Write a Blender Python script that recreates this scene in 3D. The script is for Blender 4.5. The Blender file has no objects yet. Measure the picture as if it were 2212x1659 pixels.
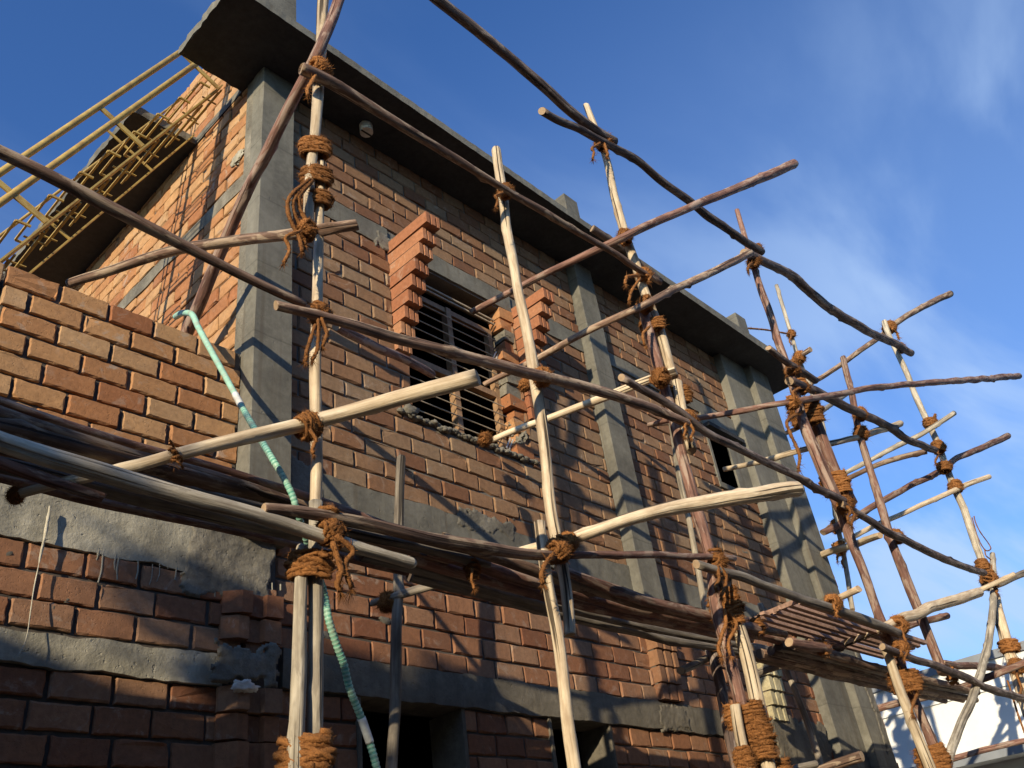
import bpy, math, random
from mathutils import Vector, Matrix, noise
R = random.Random(7)
sc = bpy.context.scene
COL = sc.collection
# ------------------------------------------------------------------ camera basis (measured from vanishing points)
F = 1930.0; CX = 1106.0; CY = 829.5
v1 = Vector((3146-CX, 1763-CY, F)); vz = Vector((654-CX, -2175-CY, F))
EX = v1.normalized(); EZ = (vz-EX*EX.dot(vz)).normalized(); EY = EZ.cross(EX)
if EY.z < 0: EY = -EY
def ray(x, y):
    r = Vector((x-CX, y-CY, F)); return Vector((r.dot(EX), r.dot(EY), r.dot(EZ)))
def atY(x, y, Y):
    r = ray(x, y); return r*(Y/r.y)
def atX(x, y, X):
    r = ray(x, y); return r*(X/r.x)
def depth(p): return p.x*EX.z+p.y*EY.z+p.z*EZ.z
GZ = -1.6
SUN = Vector((1.0, 0.39, -0.31)).normalized()

# ------------------------------------------------------------------ node helpers
class NT:
    def __init__(s, name):
        s.m = bpy.data.materials.new(name); s.m.use_nodes = True
        s.t = s.m.node_tree; s.b = s.t.nodes['Principled BSDF']
        s.b.inputs['Specular IOR Level'].default_value = 0.25
    def n(s, typ, **kw):
        nd = s.t.nodes.new(typ)
        for k, v in kw.items():
            if hasattr(nd, k): setattr(nd, k, v)
            else: nd.inputs[k].default_value = v
        return nd
    def l(s, a, b): s.t.links.new(a, b)
    def noise(s, vec, scale, detail=4, rough=.55, dist=0):
        nd = s.n('ShaderNodeTexNoise', Scale=scale, Detail=detail, Roughness=rough, Distortion=dist)
        if vec: s.l(vec, nd.inputs['Vector'])
        return nd.outputs['Fac']
    def ramp(s, fac, stops, interp='LINEAR'):
        nd = s.n('ShaderNodeValToRGB'); nd.color_ramp.interpolation = interp
        e = nd.color_ramp.elements
        while len(e) < len(stops): e.new(.5)
        for i, (p, c) in enumerate(stops):
            e[i].position = p; e[i].color = (c[0], c[1], c[2], 1) if hasattr(c, '__len__') else (c, c, c, 1)
        s.l(fac, nd.inputs['Fac']); return nd.outputs['Color']
    def mix(s, f, a, b, mode='MIX'):
        nd = s.n('ShaderNodeMix', data_type='RGBA', blend_type=mode)
        for sock, v in ((nd.inputs[0], f), (nd.inputs[6], a), (nd.inputs[7], b)):
            if isinstance(v, (int, float)): sock.default_value = v
            elif isinstance(v, tuple): sock.default_value = (v[0], v[1], v[2], 1)
            else: s.l(v, sock)
        return nd.outputs[2]
    def map(s, vec, scale):
        nd = s.n('ShaderNodeMapping'); nd.inputs['Scale'].default_value = scale
        s.l(vec, nd.inputs['Vector']); return nd.outputs['Vector']
    def math(s, op, a, b=0.0):
        nd = s.n('ShaderNodeMath', operation=op)
        for i, v in enumerate((a, b)):
            if isinstance(v, (int, float)): nd.inputs[i].default_value = v
            else: s.l(v, nd.inputs[i])
        return nd.outputs[0]
    def bump(s, h, strength=.4, dist=.01, prev=None):
        nd = s.n('ShaderNodeBump', Strength=strength, Distance=dist); s.l(h, nd.inputs['Height'])
        if prev: s.l(prev, nd.inputs['Normal'])
        return nd.outputs['Normal']
    def out(s, col, rough=.85, normal=None):
        if isinstance(col, tuple): s.b.inputs['Base Color'].default_value = (*col, 1)
        else: s.l(col, s.b.inputs['Base Color'])
        if isinstance(rough, (int, float)): s.b.inputs['Roughness'].default_value = rough
        else: s.l(rough, s.b.inputs['Roughness'])
        if normal: s.l(normal, s.b.inputs['Normal'])
        return s.m

def mat_wood(name, base, dark, light, crack=.5, patch=None):
    s = NT(name)
    pc = s.n('ShaderNodeAttribute', attribute_name='pc').outputs['Vector']
    oi = s.n('ShaderNodeObjectInfo').outputs['Random']
    st = s.noise(s.map(pc, (55, 55, 3.5)), 1.0, 5, .6)
    bl = s.noise(s.map(pc, (14, 14, 6)), 1.0, 4, .6)
    c = s.ramp(st, [(.28, dark), (.5, base), (.72, light)])
    c = s.mix(s.ramp(bl, [(.42, 0.0), (.7, .75)]), c, dark)
    if patch:
        pn = s.noise(s.map(pc, (20, 20, 5)), 1.0, 5, .65, .6)
        c = s.mix(s.ramp(pn, [(.5, 0.0), (.58, .85)]), c, patch)
    cr = s.noise(s.map(pc, (48, 48, .9)), 1.0, 2, .4)
    crk = s.ramp(cr, [(.345, 1.0), (.385, 0.0)])
    c = s.mix(s.math('MULTIPLY', crk, crack), c, tuple(x*.16 for x in dark))
    hv = s.math('ADD', s.math('MULTIPLY', oi, .5), .72)
    hs = s.n('ShaderNodeHueSaturation'); s.l(c, hs.inputs['Color']); s.l(hv, hs.inputs['Value'])
    hs.inputs['Saturation'].default_value = .95
    fine = s.noise(s.map(pc, (180, 180, 25)), 1.0, 3, .6)
    h = s.math('SUBTRACT', s.math('ADD', st, s.math('MULTIPLY', fine, .15)), s.math('MULTIPLY', crk, 1.5))
    return s.out(hs.outputs['Color'], .8, s.bump(h, .75, .006))

def mat_cut(name, a, b):
    s = NT(name)
    pc = s.n('ShaderNodeAttribute', attribute_name='pc').outputs['Vector']
    n1 = s.noise(s.map(pc, (60, 60, 60)), 1.0, 4)
    return s.out(s.mix(n1, a, b), .85, s.bump(n1, .3, .004))

def mat_brick(name, stops, smear=.5, grime=.0):
    s = NT(name)
    tint = s.n('ShaderNodeAttribute', attribute_name='tint').outputs['Color']
    sp = s.n('ShaderNodeSeparateColor'); s.l(tint, sp.inputs[0])
    g = s.n('ShaderNodeNewGeometry').outputs['Position']
    c = s.ramp(sp.outputs[0], stops)
    big = s.noise(g, 5.5, 4, .6)
    c = s.mix(s.ramp(big, [(.35, .55), (.65, 0.0)]), c, s.mix(.5, c, (.16, .075, .04)))
    fine = s.noise(g, 38, 5, .65)
    c = s.mix(.55, c, s.mix(1.0, c, s.ramp(fine, [(.3, .62), (.7, 1.25)]), 'MULTIPLY'))
    sm = s.noise(g, 9, 5, .7, 1.2)
    f = s.math('MULTIPLY', s.ramp(sm, [(.55, 0.0), (.68, 1.0)]), s.math('MULTIPLY', sp.outputs[1], smear))
    c = s.mix(f, c, (.42, .34, .26))
    if grime:
        gm = s.noise(s.map(g, (7, 7, .9)), 1.0, 4, .6)
        c = s.mix(s.math('MULTIPLY', s.ramp(gm, [(.45, 0.0), (.7, 1.0)]), grime), c, (.12, .075, .05))
    pit = s.noise(g, 120, 2, .5)
    pits = s.ramp(pit, [(.30, 0.0), (.40, 1.0)])
    h = s.math('ADD', s.math('MULTIPLY', fine, .6), s.math('MULTIPLY', pits, .5))
    return s.out(c, .92, s.bump(h, .5, .006))

def mat_concrete(name, a, b, c3, bumpd=.008, streak=.5, sc_=1.0, seam=0):
    s = NT(name)
    g = s.n('ShaderNodeNewGeometry').outputs['Position']
    n1 = s.noise(g, 2.2*sc_, 5, .65, .4); n2 = s.noise(g, 22*sc_, 5, .7)
    c = s.ramp(n1, [(.3, b), (.55, a), (.75, c3)])
    stx = s.noise(s.map(g, (9, 9, .8)), 1.0, 4, .6)
    c = s.mix(s.math('MULTIPLY', s.ramp(stx, [(.48, 0.0), (.7, 1.0)]), streak), c, b)
    c = s.mix(.6, c, s.mix(1.0, c, s.ramp(n2, [(.3, .65), (.7, 1.25)]), 'MULTIPLY'))
    if seam:
        sx = s.n('ShaderNodeSeparateXYZ'); s.l(g, sx.inputs[0])
        z = s.math('ADD', s.math('MULTIPLY', sx.outputs[2], 1.9), s.math('MULTIPLY', n1, .09))
        fr = s.math('FRACT', z)
        c = s.mix(s.math('MULTIPLY', s.ramp(fr, [(0, 1.0), (.012, 1.0), (.03, 0.0)]), seam*.7), c, tuple(x*.45 for x in b))
        c = s.mix(s.math('MULTIPLY', s.ramp(s.noise(g, 1.3, 3), [(.52, 0.0), (.66, 1.0)]), .35), c, tuple(x*1.25 for x in c3))
        st2 = s.noise(s.map(g, (16, 16, .35)), 1.0, 3, .5)
        c = s.mix(s.math('MULTIPLY', s.ramp(st2, [(.58, 0.0), (.68, 1.0)]), .45), c, (.105, .085, .06))
    n3 = s.noise(g, 90, 3, .6)
    pit = s.noise(g, 40, 2, .5)
    h = s.math('ADD', s.math('ADD', n2, s.math('MULTIPLY', n3, .35)), s.math('MULTIPLY', s.ramp(pit, [(.27, 0.0), (.34, 1.0)]), .8))
    return s.out(c, .93, s.bump(h, .55, bumpd))

def mat_plain(name, a, b, scale=12, rough=.5, bumps=.2, metal=0, bd=.004):
    s = NT(name)
    g = s.n('ShaderNodeNewGeometry').outputs['Position']
    n1 = s.noise(g, scale, 5, .65)
    s.b.inputs['Metallic'].default_value = metal
    return s.out(s.ramp(n1, [(.35, b), (.62, a)]), rough, s.bump(s.noise(g, scale*2, 3), bumps, bd))

def mat_rope(name, a, b):
    s = NT(name)
    g = s.n('ShaderNodeNewGeometry').outputs['Position']
    n1 = s.noise(g, 160, 3, .7); n2 = s.noise(g, 22, 3)
    c = s.mix(s.ramp(n1, [(.3, 0.0), (.7, 1.0)]), b, a)
    c = s.mix(s.math('MULTIPLY', s.ramp(n2, [(.4, 0.0), (.7, 1.0)]), .35), c, tuple(x*1.5 for x in a))
    hs = s.n('ShaderNodeHueSaturation'); s.l(c, hs.inputs['Color'])
    ob = s.n('ShaderNodeObjectInfo').outputs['Random']
    s.l(s.math('ADD', s.math('MULTIPLY', ob, .5), .75), hs.inputs['Value']); hs.inputs['Saturation'].default_value = 1.04
    c = hs.outputs['Color']
    return s.out(c, .95, s.bump(n1, .9, .004))

M = {}
M['pale'] = mat_wood('pale_debarked_wood', (.66, .525, .335), (.36, .25, .145), (.78, .66, .46), .95)
M['grey'] = mat_wood('weathered_grey_wood', (.26, .22, .165), (.11, .09, .07), (.40, .35, .27), .8)
M['red'] = mat_wood('reddish_bark', (.24, .115, .075), (.085, .045, .035), (.36, .22, .16), .5, (.36, .26, .19))
M['brown'] = mat_wood('brown_bark', (.23, .135, .085), (.08, .05, .035), (.36, .25, .17), .7, (.42, .31, .2))
M['dark'] = mat_wood('dark_bark', (.115, .078, .062), (.038, .028, .025), (.22, .165, .135), .7, (.25, .20, .165))
M['lichen'] = mat_wood('pale_grey_bark', (.45, .39, .28), (.21, .17, .12), (.60, .53, .40), .5, (.27, .23, .17))
M['cut'] = mat_cut('cut_end_grain', (.50, .36, .22), (.25, .17, .10))
M['cutdark'] = mat_cut('dark_end_grain', (.14, .10, .075), (.06, .045, .035))
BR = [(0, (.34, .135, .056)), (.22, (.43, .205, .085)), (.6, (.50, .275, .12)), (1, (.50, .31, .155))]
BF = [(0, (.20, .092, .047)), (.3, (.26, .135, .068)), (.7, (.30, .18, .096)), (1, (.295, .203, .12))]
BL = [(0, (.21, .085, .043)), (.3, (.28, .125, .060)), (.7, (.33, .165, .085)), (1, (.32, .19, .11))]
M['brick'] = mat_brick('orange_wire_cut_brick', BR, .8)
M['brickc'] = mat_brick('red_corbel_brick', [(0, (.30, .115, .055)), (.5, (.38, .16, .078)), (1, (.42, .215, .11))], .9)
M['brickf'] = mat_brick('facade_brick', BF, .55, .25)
M['brickl'] = mat_brick('lower_red_brick', BL, .6, .35)  # redder brick ramp for the lower walls, with streaks of grime
M['mortarf'] = mat_concrete('facade_joint_mortar', (.17, .15, .12), (.11, .095, .075), (.24, .22, .18), .006, .3)
M['mortar'] = mat_concrete('joint_mortar', (.105, .088, .07), (.06, .05, .04), (.16, .14, .115), .006, .3)
M['conc'] = mat_concrete('smooth_grey_render', (.172, .163, .13), (.108, .102, .084), (.215, .204, .166), .004, .55, seam=.5)
M['concr'] = mat_concrete('rough_cast_concrete', (.40, .37, .28), (.20, .185, .14), (.52, .48, .37), .010, .6)
M['concd'] = mat_concrete('dark_rough_concrete', (.165, .145, .108), (.09, .08, .06), (.26, .235, .18), .008, .6)
M['soffit'] = mat_concrete('shade_dark_soffit', (.042, .043, .045), (.028, .029, .03), (.06, .061, .062), .004, .3)  # near-black tone puts the shade of the underside into the colour
M['dab'] = mat_concrete('mortar_dab', (.20, .182, .14), (.11, .10, .08), (.30, .275, .22), .010, .5, 2)
M['yellowq'] = mat_concrete('yellow_limewashed_brick', (.44, .385, .23), (.28, .24, .14), (.52, .47, .31), .008, .5, 2)
M['white'] = mat_plain('white_wall_paint', (.80, .80, .76), (.74, .74, .70), 3, .7, .1)
M['greyp'] = mat_plain('grey_wall_paint', (.25, .27, .29), (.21, .23, .25), 4, .7, .1)
M['yel'] = mat_plain('yellow_primer_paint', (.50, .355, .105), (.33, .21, .07), 14, .55, .02)
M['steel'] = mat_plain('brown_window_steel', (.36, .22, .115), (.24, .145, .08), 30, .5, .15)
M['bar'] = mat_plain('grille_bar_steel', (.52, .43, .29), (.36, .28, .18), 40, .45, .1)
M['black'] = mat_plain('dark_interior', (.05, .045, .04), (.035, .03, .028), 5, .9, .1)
M['rope'] = mat_rope('coir_rope', (.31, .140, .050), (.10, .040, .014))
M['ropew'] = mat_rope('pale_string', (.48, .44, .34), (.26, .24, .18))
M['hose'] = mat_plain('green_hose_plastic', (.36, .64, .49), (.28, .55, .41), 14, .4, .05)
M['hosed'] = mat_plain('dark_green_hose_rib', (.12, .38, .27), (.09, .30, .21), 14, .4, .05)
M['hosew'] = mat_plain('white_hose_sleeve', (.72, .75, .72), (.6, .63, .6), 14, .4, .05)
M['pvc'] = mat_plain('dusty_pvc', (.74, .70, .60), (.50, .47, .40), 20, .5, .1)
M['plank'] = mat_plain('sawn_plank', (.44, .28, .20), (.28, .17, .12), 25, .8, .4)
M['soil'] = mat_plain('dry_soil', (.16, .125, .09), (.11, .085, .06), 2, .95, .5, 0, .03)
M['leaf'] = mat_plain('leaf', (.075, .11, .035), (.045, .075, .022), 5, .7, .2)
M['bark'] = mat_plain('tree_bark', (.17, .12, .085), (.10, .07, .05), 14, .9, .6, 0, .02)

# ------------------------------------------------------------------ object helpers
def link(name, verts, faces, mats, parent=None, mi=None, smooth=None, attrs=None, origin=None):
    me = bpy.data.meshes.new(name)
    if origin is not None:
        ox, oy, oz = origin
        verts = [(v[0]-ox, v[1]-oy, v[2]-oz) for v in verts]
    me.from_pydata([tuple(v) for v in verts], [], faces)
    for m in mats: me.materials.append(M[m])
    if mi: me.polygons.foreach_set('material_index', mi)
    if smooth is True: me.polygons.foreach_set('use_smooth', [True]*len(faces))
    elif smooth: me.polygons.foreach_set('use_smooth', smooth)
    if attrs:
        for an, (typ, data) in attrs.items():
            a = me.attributes.new(an, typ, 'POINT')
            if typ == 'FLOAT_VECTOR': a.data.foreach_set('vector', [c for d in data for c in d])
            else: a.data.foreach_set('color', [c for d in data for c in d])
    me.update()
    o = bpy.data.objects.new(name, me); COL.objects.link(o)
    if origin is not None: o.location = origin
    if parent: o.parent = parent
    return o
def tag(o, label, cat, group=None):
    o['label'] = label; o['category'] = cat
    if group: o['group'] = group
    return o
def thing(name, label, cat, loc=(0, 0, 0), group=None):
    o = bpy.data.objects.new(name, None); COL.objects.link(o); o.location = loc
    o.empty_display_size = .1
    return tag(o, label, cat, group)
class MB:
    def __init__(s): s.v = []; s.f = []; s.m = []; s.c = []
    def add(s, vs, fs, m=0, tint=None):
        b = len(s.v); s.v += vs; s.f += [[i+b for i in f] for f in fs]; s.m += [m]*len(fs)
        s.c += [tint or (.5, .5, 0, 1)]*len(vs)
    def box(s, x0, x1, y0, y1, z0, z1, m=0, j=0, tint=None):
        vs = [(x+R.uniform(-j, j), y+R.uniform(-j, j), z+R.uniform(-j, j)) for z in (z0, z1) for y in (y0, y1) for x in (x0, x1)]
        s.add(vs, [(0, 2, 3, 1), (4, 5, 7, 6), (0, 1, 5, 4), (2, 6, 7, 3), (0, 4, 6, 2), (1, 3, 7, 5)], m, tint)
    def bar(s, a, b, w, h, m=0, up=(0, 1, 0)):
        a = Vector(a); b = Vector(b); d = (b-a).normalized(); u = Vector(up)
        n1 = d.cross(u).normalized(); n2 = n1.cross(d).normalized()
        vs = [p+n1*sx*w/2+n2*sy*h/2 for p in (a, b) for sx, sy in ((-1, -1), (1, -1), (1, 1), (-1, 1))]
        s.add(vs, [(3, 2, 1, 0), (4, 5, 6, 7), (0, 1, 5, 4), (1, 2, 6, 5), (2, 3, 7, 6), (3, 0, 4, 7)], m)
    def tube(s, pts, r, n=8, m=0, cap=True):
        rings = tube_rings([Vector(p) for p in pts], [r]*len(pts), n)
        vs = [v for rg in rings for v in rg]; fs = []
        for i in range(len(rings)-1):
            for k in range(n):
                fs.append((i*n+k, i*n+(k+1) % n, (i+1)*n+(k+1) % n, (i+1)*n+k))
        if cap: fs += [tuple(range(n-1, -1, -1)), tuple((len(rings)-1)*n+k for k in range(n))]
        s.add(vs, fs, m)
    def build(s, name, mats, parent=None, smooth=None, origin=None):
        return link(name, s.v, s.f, mats, parent, s.m, smooth, {'tint': ('FLOAT_COLOR', s.c)}, origin)
def frames(pts):
    T = []
    for i in range(len(pts)):
        a = pts[max(0, i-1)]; b = pts[min(len(pts)-1, i+1)]; d = (b-a)
        T.append(d.normalized() if d.length > 1e-9 else Vector((0, 0, 1)))
    n = T[0].orthogonal().normalized(); N = []
    for t in T:
        n = (n-t*n.dot(t))
        n = n.normalized() if n.length > 1e-6 else t.orthogonal().normalized()
        N.append(n)
    return T, N
def tube_rings(pts, rad, n, lobes=0, amp=0, twist=0, rn=None):
    T, N = frames(pts); out = []; s = 0
    for i, p in enumerate(pts):
        if i: s += (pts[i]-pts[i-1]).length
        b = T[i].cross(N[i]); rg = []
        for k in range(n):
            a = 2*math.pi*k/n; r = rad[i]
            if lobes: r *= 1+amp*math.cos(lobes*(a+twist*s))
            if rn: r *= rn(i, a, s)
            rg.append(p+(N[i]*math.cos(a)+b*math.sin(a))*r)
        out.append(rg)
    return out
def catmull(P, W, step):
    out = []; ow = []
    n = len(P)
    for i in range(n-1):
        p0 = P[max(0, i-1)] if i > 0 else P[0]*2-P[1]; p1 = P[i]; p2 = P[i+1]
        p3 = P[i+2] if i+2 < n else P[-1]*2-P[-2]
        k = max(2, int((p2-p1).length/step))
        for j in range(k):
            t = j/k
            q = 0.5*((2*p1)+(p2-p0)*t+(2*p0-5*p1+4*p2-p3)*t*t+(3*p1-p0-3*p2+p3)*t**3)
            out.append(q); ow.append(W[i]*(1-t)+W[i+1]*t)
    out.append(P[-1]); ow.append(W[-1]); return out, ow

# ------------------------------------------------------------------ brick walls
def brick_wall(u0, u1, v0, nc, pitch, Mp, holes, seed, L=.24, J=.012, rec=.016, det=(5, 3), rough=.0025, bev=.007, grime=0, start=None, tj=.004):
    """courses of separate bricks with raked joints; Mp(u, v, d) maps to the world, d is outward"""
    rr = random.Random(seed); mb = MB(); h = pitch-J
    for c in range(nc):
        z = v0+c*pitch+J/2
        off = (0 if c % 2 else -L*.5)+rr.uniform(-.02, .02)
        u = (start if start is not None else u0)+off
        lst = []
        while u < u1:
            l = L*rr.uniform(.95, 1.05)
            lst.append((max(u, u0), min(u+l-J*rr.uniform(.8, 1.4), u1))); u += l
        segs = []
        for a, b in lst:
            iv = [(a, b)]
            for (h0, h1, w0, w1) in holes:
                if min(z+h, w1)-max(z, w0) > .35*h:
                    nv = []
                    for p, q in iv:
                        if p < h0-.02: nv.append((p, min(q, h0)))
                        if q > h1+.02: nv.append((max(p, h1), q))
                        if h1 <= p or h0 >= q: pass
                    iv = [(p, q) for p, q in nv if q-p > .02] if nv else []
            segs += [s for s in iv if s[1]-s[0] > .025]
        for a, b in segs:
            t = (rr.random(), rr.random(), 0, 1)
            dd = rr.uniform(-tj, tj); tl = rr.uniform(-.002, .002)
            nx, nz = det; nx = max(2, int(nx*(b-a)/L))
            jz0 = rr.uniform(-.003, .003); jz1 = rr.uniform(-.003, .003)
            ol = [(a+(b-a)*i/nx, z+jz0) for i in range(nx)]+[(b, z+h*i/nz) for i in range(nz)] + \
                 [(b-(b-a)*i/nx, z+h+jz1) for i in range(nx)]+[(a, z+h-h*i/nz) for i in range(nz)]
            cu, cv = (a+b)/2, z+h/2; n = len(ol); vs = []
            chip = [(rr.choice((a, b)), rr.choice((z, z+h)), rr.uniform(.012, .030), rr.uniform(.4, .9))] if rr.random() < .13 else []
            if rr.random() < .08: chip.append((rr.uniform(a, b), rr.choice((z, z+h)), rr.uniform(.012, .03), rr.uniform(.4, .9)))
            bb = bev*rr.uniform(.7, 1.5)
            for lvl in range(3):
                for (uu, vv) in ol:
                    if lvl == 0: d = -rec-.01; iu, iv_ = uu, vv
                    elif lvl == 1: d = dd-bb; iu, iv_ = uu+rr.uniform(-rough, rough), vv+rr.uniform(-rough, rough)
                    else:
                        k = bb*rr.uniform(.5, 1.3)
                        iu = uu+(k if uu < cu else -k) if abs(uu-cu) > (b-a)/2-.004 else uu
                        iv_ = vv+(k if vv < cv else -k) if abs(vv-cv) > h/2-.006 else vv
                        iu += rr.uniform(-rough, rough)*.6; iv_ += rr.uniform(-rough, rough)*.6
                        d = dd+tl*(uu-cu)/(b-a)*2+rr.uniform(-.0008, .0008)
                    if lvl:
                        for (qx, qz, qr, qd) in chip:
                            q = math.hypot(uu-qx, vv-qz)/qr
                            if q < 1: kk = (1-q)*qd; d -= .007*kk*lvl; iu += (cu-iu)*.05*kk*lvl; iv_ += (cv-iv_)*.14*kk*lvl
                    vs.append(Mp(iu, iv_, d))
            fs = []
            for lvl in (0, 1):
                for i in range(n):
                    j = (i+1) % n
                    fs.append((lvl*n+i, lvl*n+j, (lvl+1)*n+j, (lvl+1)*n+i))
            fs.append(tuple(2*n+i for i in range(n)))
            mb.add(vs, fs, 0, t)
    return mb
def mortar_back(mb, us, vs_, Mp, holes, rec, thick=.1):
    """mortar bed behind the bricks, cut round the openings"""
    U = sorted(set(us+[h for q in holes for h in q[:2] if us[0] < h < us[1]]))
    V = sorted(set(vs_+[h for q in holes for h in q[2:] if vs_[0] < h < vs_[1]]))
    for i in range(len(U)-1):
        for j in range(len(V)-1):
            cu, cv = (U[i]+U[i+1])/2, (V[j]+V[j+1])/2
            if any(a < cu < b and c < cv < d for a, b, c, d in holes): continue
            q = [Mp(U[i], V[j], -rec), Mp(U[i+1], V[j], -rec), Mp(U[i+1], V[j+1], -rec), Mp(U[i], V[j+1], -rec)]
            k = [Mp(U[i], V[j], -thick), Mp(U[i+1], V[j], -thick), Mp(U[i+1], V[j+1], -thick), Mp(U[i], V[j+1], -thick)]
            mb.add(q+k, [(0, 1, 2, 3), (7, 6, 5, 4), (0, 4, 5, 1), (1, 5, 6, 2), (2, 6, 7, 3), (3, 7, 4, 0)], 1)

def rough_box(name, x0, x1, y0, y1, z0, z1, mat, parent, nx=20, nz=4, j=.006, jf=.004, label=None):
    """box whose front (low Y) face and edges are uneven, like hand-cast concrete"""
    vs = []; fs = []
    for iy, y in enumerate((y0, y1)):
        for iz in range(nz+1):
            for ix in range(nx+1):
                x = x0+(x1-x0)*ix/nx; z = z0+(z1-z0)*iz/nz
                e = noise.noise(Vector((x*3.1, z*3.1, y0*7)))*.6+noise.noise(Vector((x*11, z*11, y0)))*.5
                dz = (j*2*noise.noise(Vector((x*6, z*9, 3)))+j*noise.noise(Vector((x*19, z*9, 5)))) if iz in (0, nz) else 0
                vs.append((x, y+(e*jf*2 if iy == 0 else 0), z+dz))
    W = nx+1; B = W*(nz+1)
    for iz in range(nz):
        for ix in range(nx):
            a = iz*W+ix; fs.append((a, a+1, a+W+1, a+W)); fs.append((B+a+W, B+a+W+1, B+a+1, B+a))
    for ix in range(nx):
        fs.append((ix, B+ix, B+ix+1, ix+1)); a = nz*W+ix; fs.append((a, a+1, B+a+1, B+a))
    for iz in range(nz):
        a = iz*W; fs.append((a, a+W, B+a+W, B+a)); a = iz*W+nx; fs.append((a, B+a, B+a+W, a+W))
    o = link(name, vs, fs, [mat], parent)
    if label: o['label'] = label
    return o
def lump(mb, cx, cy, cz, sx, sy, sz, seed, m=0, n=14):
    vs = []; fs = []
    for i in range(n+1):
        for k in range(n):
            a = math.pi*i/n; b = 2*math.pi*k/n
            p = Vector((math.sin(a)*math.cos(b), math.sin(a)*math.sin(b), math.cos(a)))
            q = 1+.5*noise.noise(p*1.7+Vector((seed, 0, 0)))+.35*noise.noise(p*4.5+Vector((0, seed, 0)))+.18*noise.noise(p*11+Vector((0, 0, seed)))
            vs.append((cx+p.x*sx*q, cy+p.y*sy*q, cz+p.z*sz*q))
    for i in range(n):
        for k in range(n): fs.append((i*n+k, (i+1)*n+k, (i+1)*n+(k+1) % n, i*n+(k+1) % n))
    mb.add(vs, fs, m)

def smear(mb, x0, x1, z0, z1, y, seed, amp=.014, m=0, st=.009):
    """a hand-thrown skin of mortar: an uneven sheet with a torn outline"""
    nx = int((x1-x0)/st); nz = int((z1-z0)/st); keep = set(); idx = {}
    def mask(i, k):
        u = i/nx; v = k/nz; e = min(u, 1-u, 1)*(x1-x0)/.09; f = min(v, 1-v, 1)*(z1-z0)/.09
        q = Vector((x0+i*st, z0+k*st, seed))
        return min(e, f, 1.0)-.50+.48*noise.noise(q*9)+.34*noise.noise(q*26)
    for i in range(nx):
        for k in range(nz):
            if mask(i+.5, k+.5) > 0: keep.add((i, k))
    vs = []; fs = []
    def vert(i, k):
        if (i, k) not in idx:
            edge = not all((i-a, k-b) in keep for a in (0, 1) for b in (0, 1))
            q = Vector((x0+i*st, z0+k*st, seed))
            h = .45+.40*noise.noise(q*8)+.28*noise.noise(q*27)+.12*noise.noise(q*70)
            idx[(i, k)] = len(vs); vs.append((x0+i*st+.3*st*noise.noise(q*55), y+.006 if edge else y-max(.001, amp*h), z0+k*st+.3*st*noise.noise(q*60)))
        return idx[(i, k)]
    for (i, k) in sorted(keep): fs.append((vert(i, k), vert(i+1, k), vert(i+1, k+1), vert(i, k+1)))
    mb.add(vs, fs, m)
# ================================================================== THE HOUSE
YB = 3.69; YC = 3.60; ZS = 5.45
house = thing('brick_house', 'unfinished red brick house with grey concrete columns and a jutting flat roof slab', 'house', (5.5, 6.0, GZ))
house_inv = Matrix.Translation((-5.5, -6.0, -GZ))
def hp(o):
    o.parent = house; o.matrix_parent_inverse = house_inv; return o
MF = lambda u, v, d: (u, YB-d, v)
# upper front wall
WX0, WX1, WZ0, WZ1 = 3.44, 4.60, 3.05, 4.43
holes = [(WX0, WX1, WZ0, WZ1), (2.40, 8.2, 4.43, 4.62), (5.55, 5.82, 0, 9), (7.45, 8.16, 3.62, 4.45), (3.315, 3.445, 3.5, 4.49), (4.625, 4.755, 3.5, 4.49)]
mb = brick_wall(2.435, 8.16, 2.40, 17, .1194, MF, holes, 11, grime=.2)
m2 = brick_wall(2.435, 8.16, 4.62, 7, .1186, MF, [(5.55, 5.82, 0, 9)], 12)
mb.add(m2.v, m2.f, 0); mb.c[-len(m2.v):] = m2.c
mortar_back(mb, [2.435, 8.16], [2.38, ZS-.002], MF, [(WX0, WX1, WZ0, WZ1), (7.47, 7.85, 3.66, 4.20)], .013, .22)
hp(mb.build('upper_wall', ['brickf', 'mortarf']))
# lower front wall
holes = [(2.90, 3.63, -1, 1.205), (4.36, 4.96, -1, 1.205)]
mb = brick_wall(2.42, 8.16, 1.385, 7, .1193, MF, [], 13)
m2 = brick_wall(2.42, 8.16, -1.6, 23, .1216, MF, holes+[(2.3, 8.2, 1.19, 1.4)], 14)
mb.add(m2.v, m2.f, 0); mb.c[-len(m2.v):] = m2.c
mortar_back(mb, [2.42, 8.16], [-1.6, 2.22], MF, holes[:2], .013, .24)
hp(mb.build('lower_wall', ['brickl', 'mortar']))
# bands
hp(rough_box('lintel_band', 2.445, 3.31, YB-.006, YB+.1, 4.43, 4.615, 'conc', None, 24, 3, .004, .002))
hp(rough_box('lintel_band', 3.45, 4.62, YB-.006, YB+.1, 4.445, 4.618, 'conc', None, 24, 3, .007, .003))
hp(rough_box('lintel_band', 4.76, 5.548, YB-.006, YB+.1, 4.43, 4.615, 'conc', None, 24, 3, .004, .002))
hp(rough_box('lintel_band', 5.83, 8.15, YB-.006, YB+.1, 4.455, 4.60, 'conc', None, 40, 3, .004, .002))
hp(rough_box('floor_band', 2.445, 8.15, YB-.008, YB+.1, 2.215, 2.405, 'conc', None, 90, 4, .007, .004))
hp(rough_box('door_lintel', 2.45, 7.75, YB-.022, YB+.2, 1.20, 1.385, 'concd', None, 160, 6, .006, .004, 'rough dark lintel above the ground floor openings'))
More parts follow.
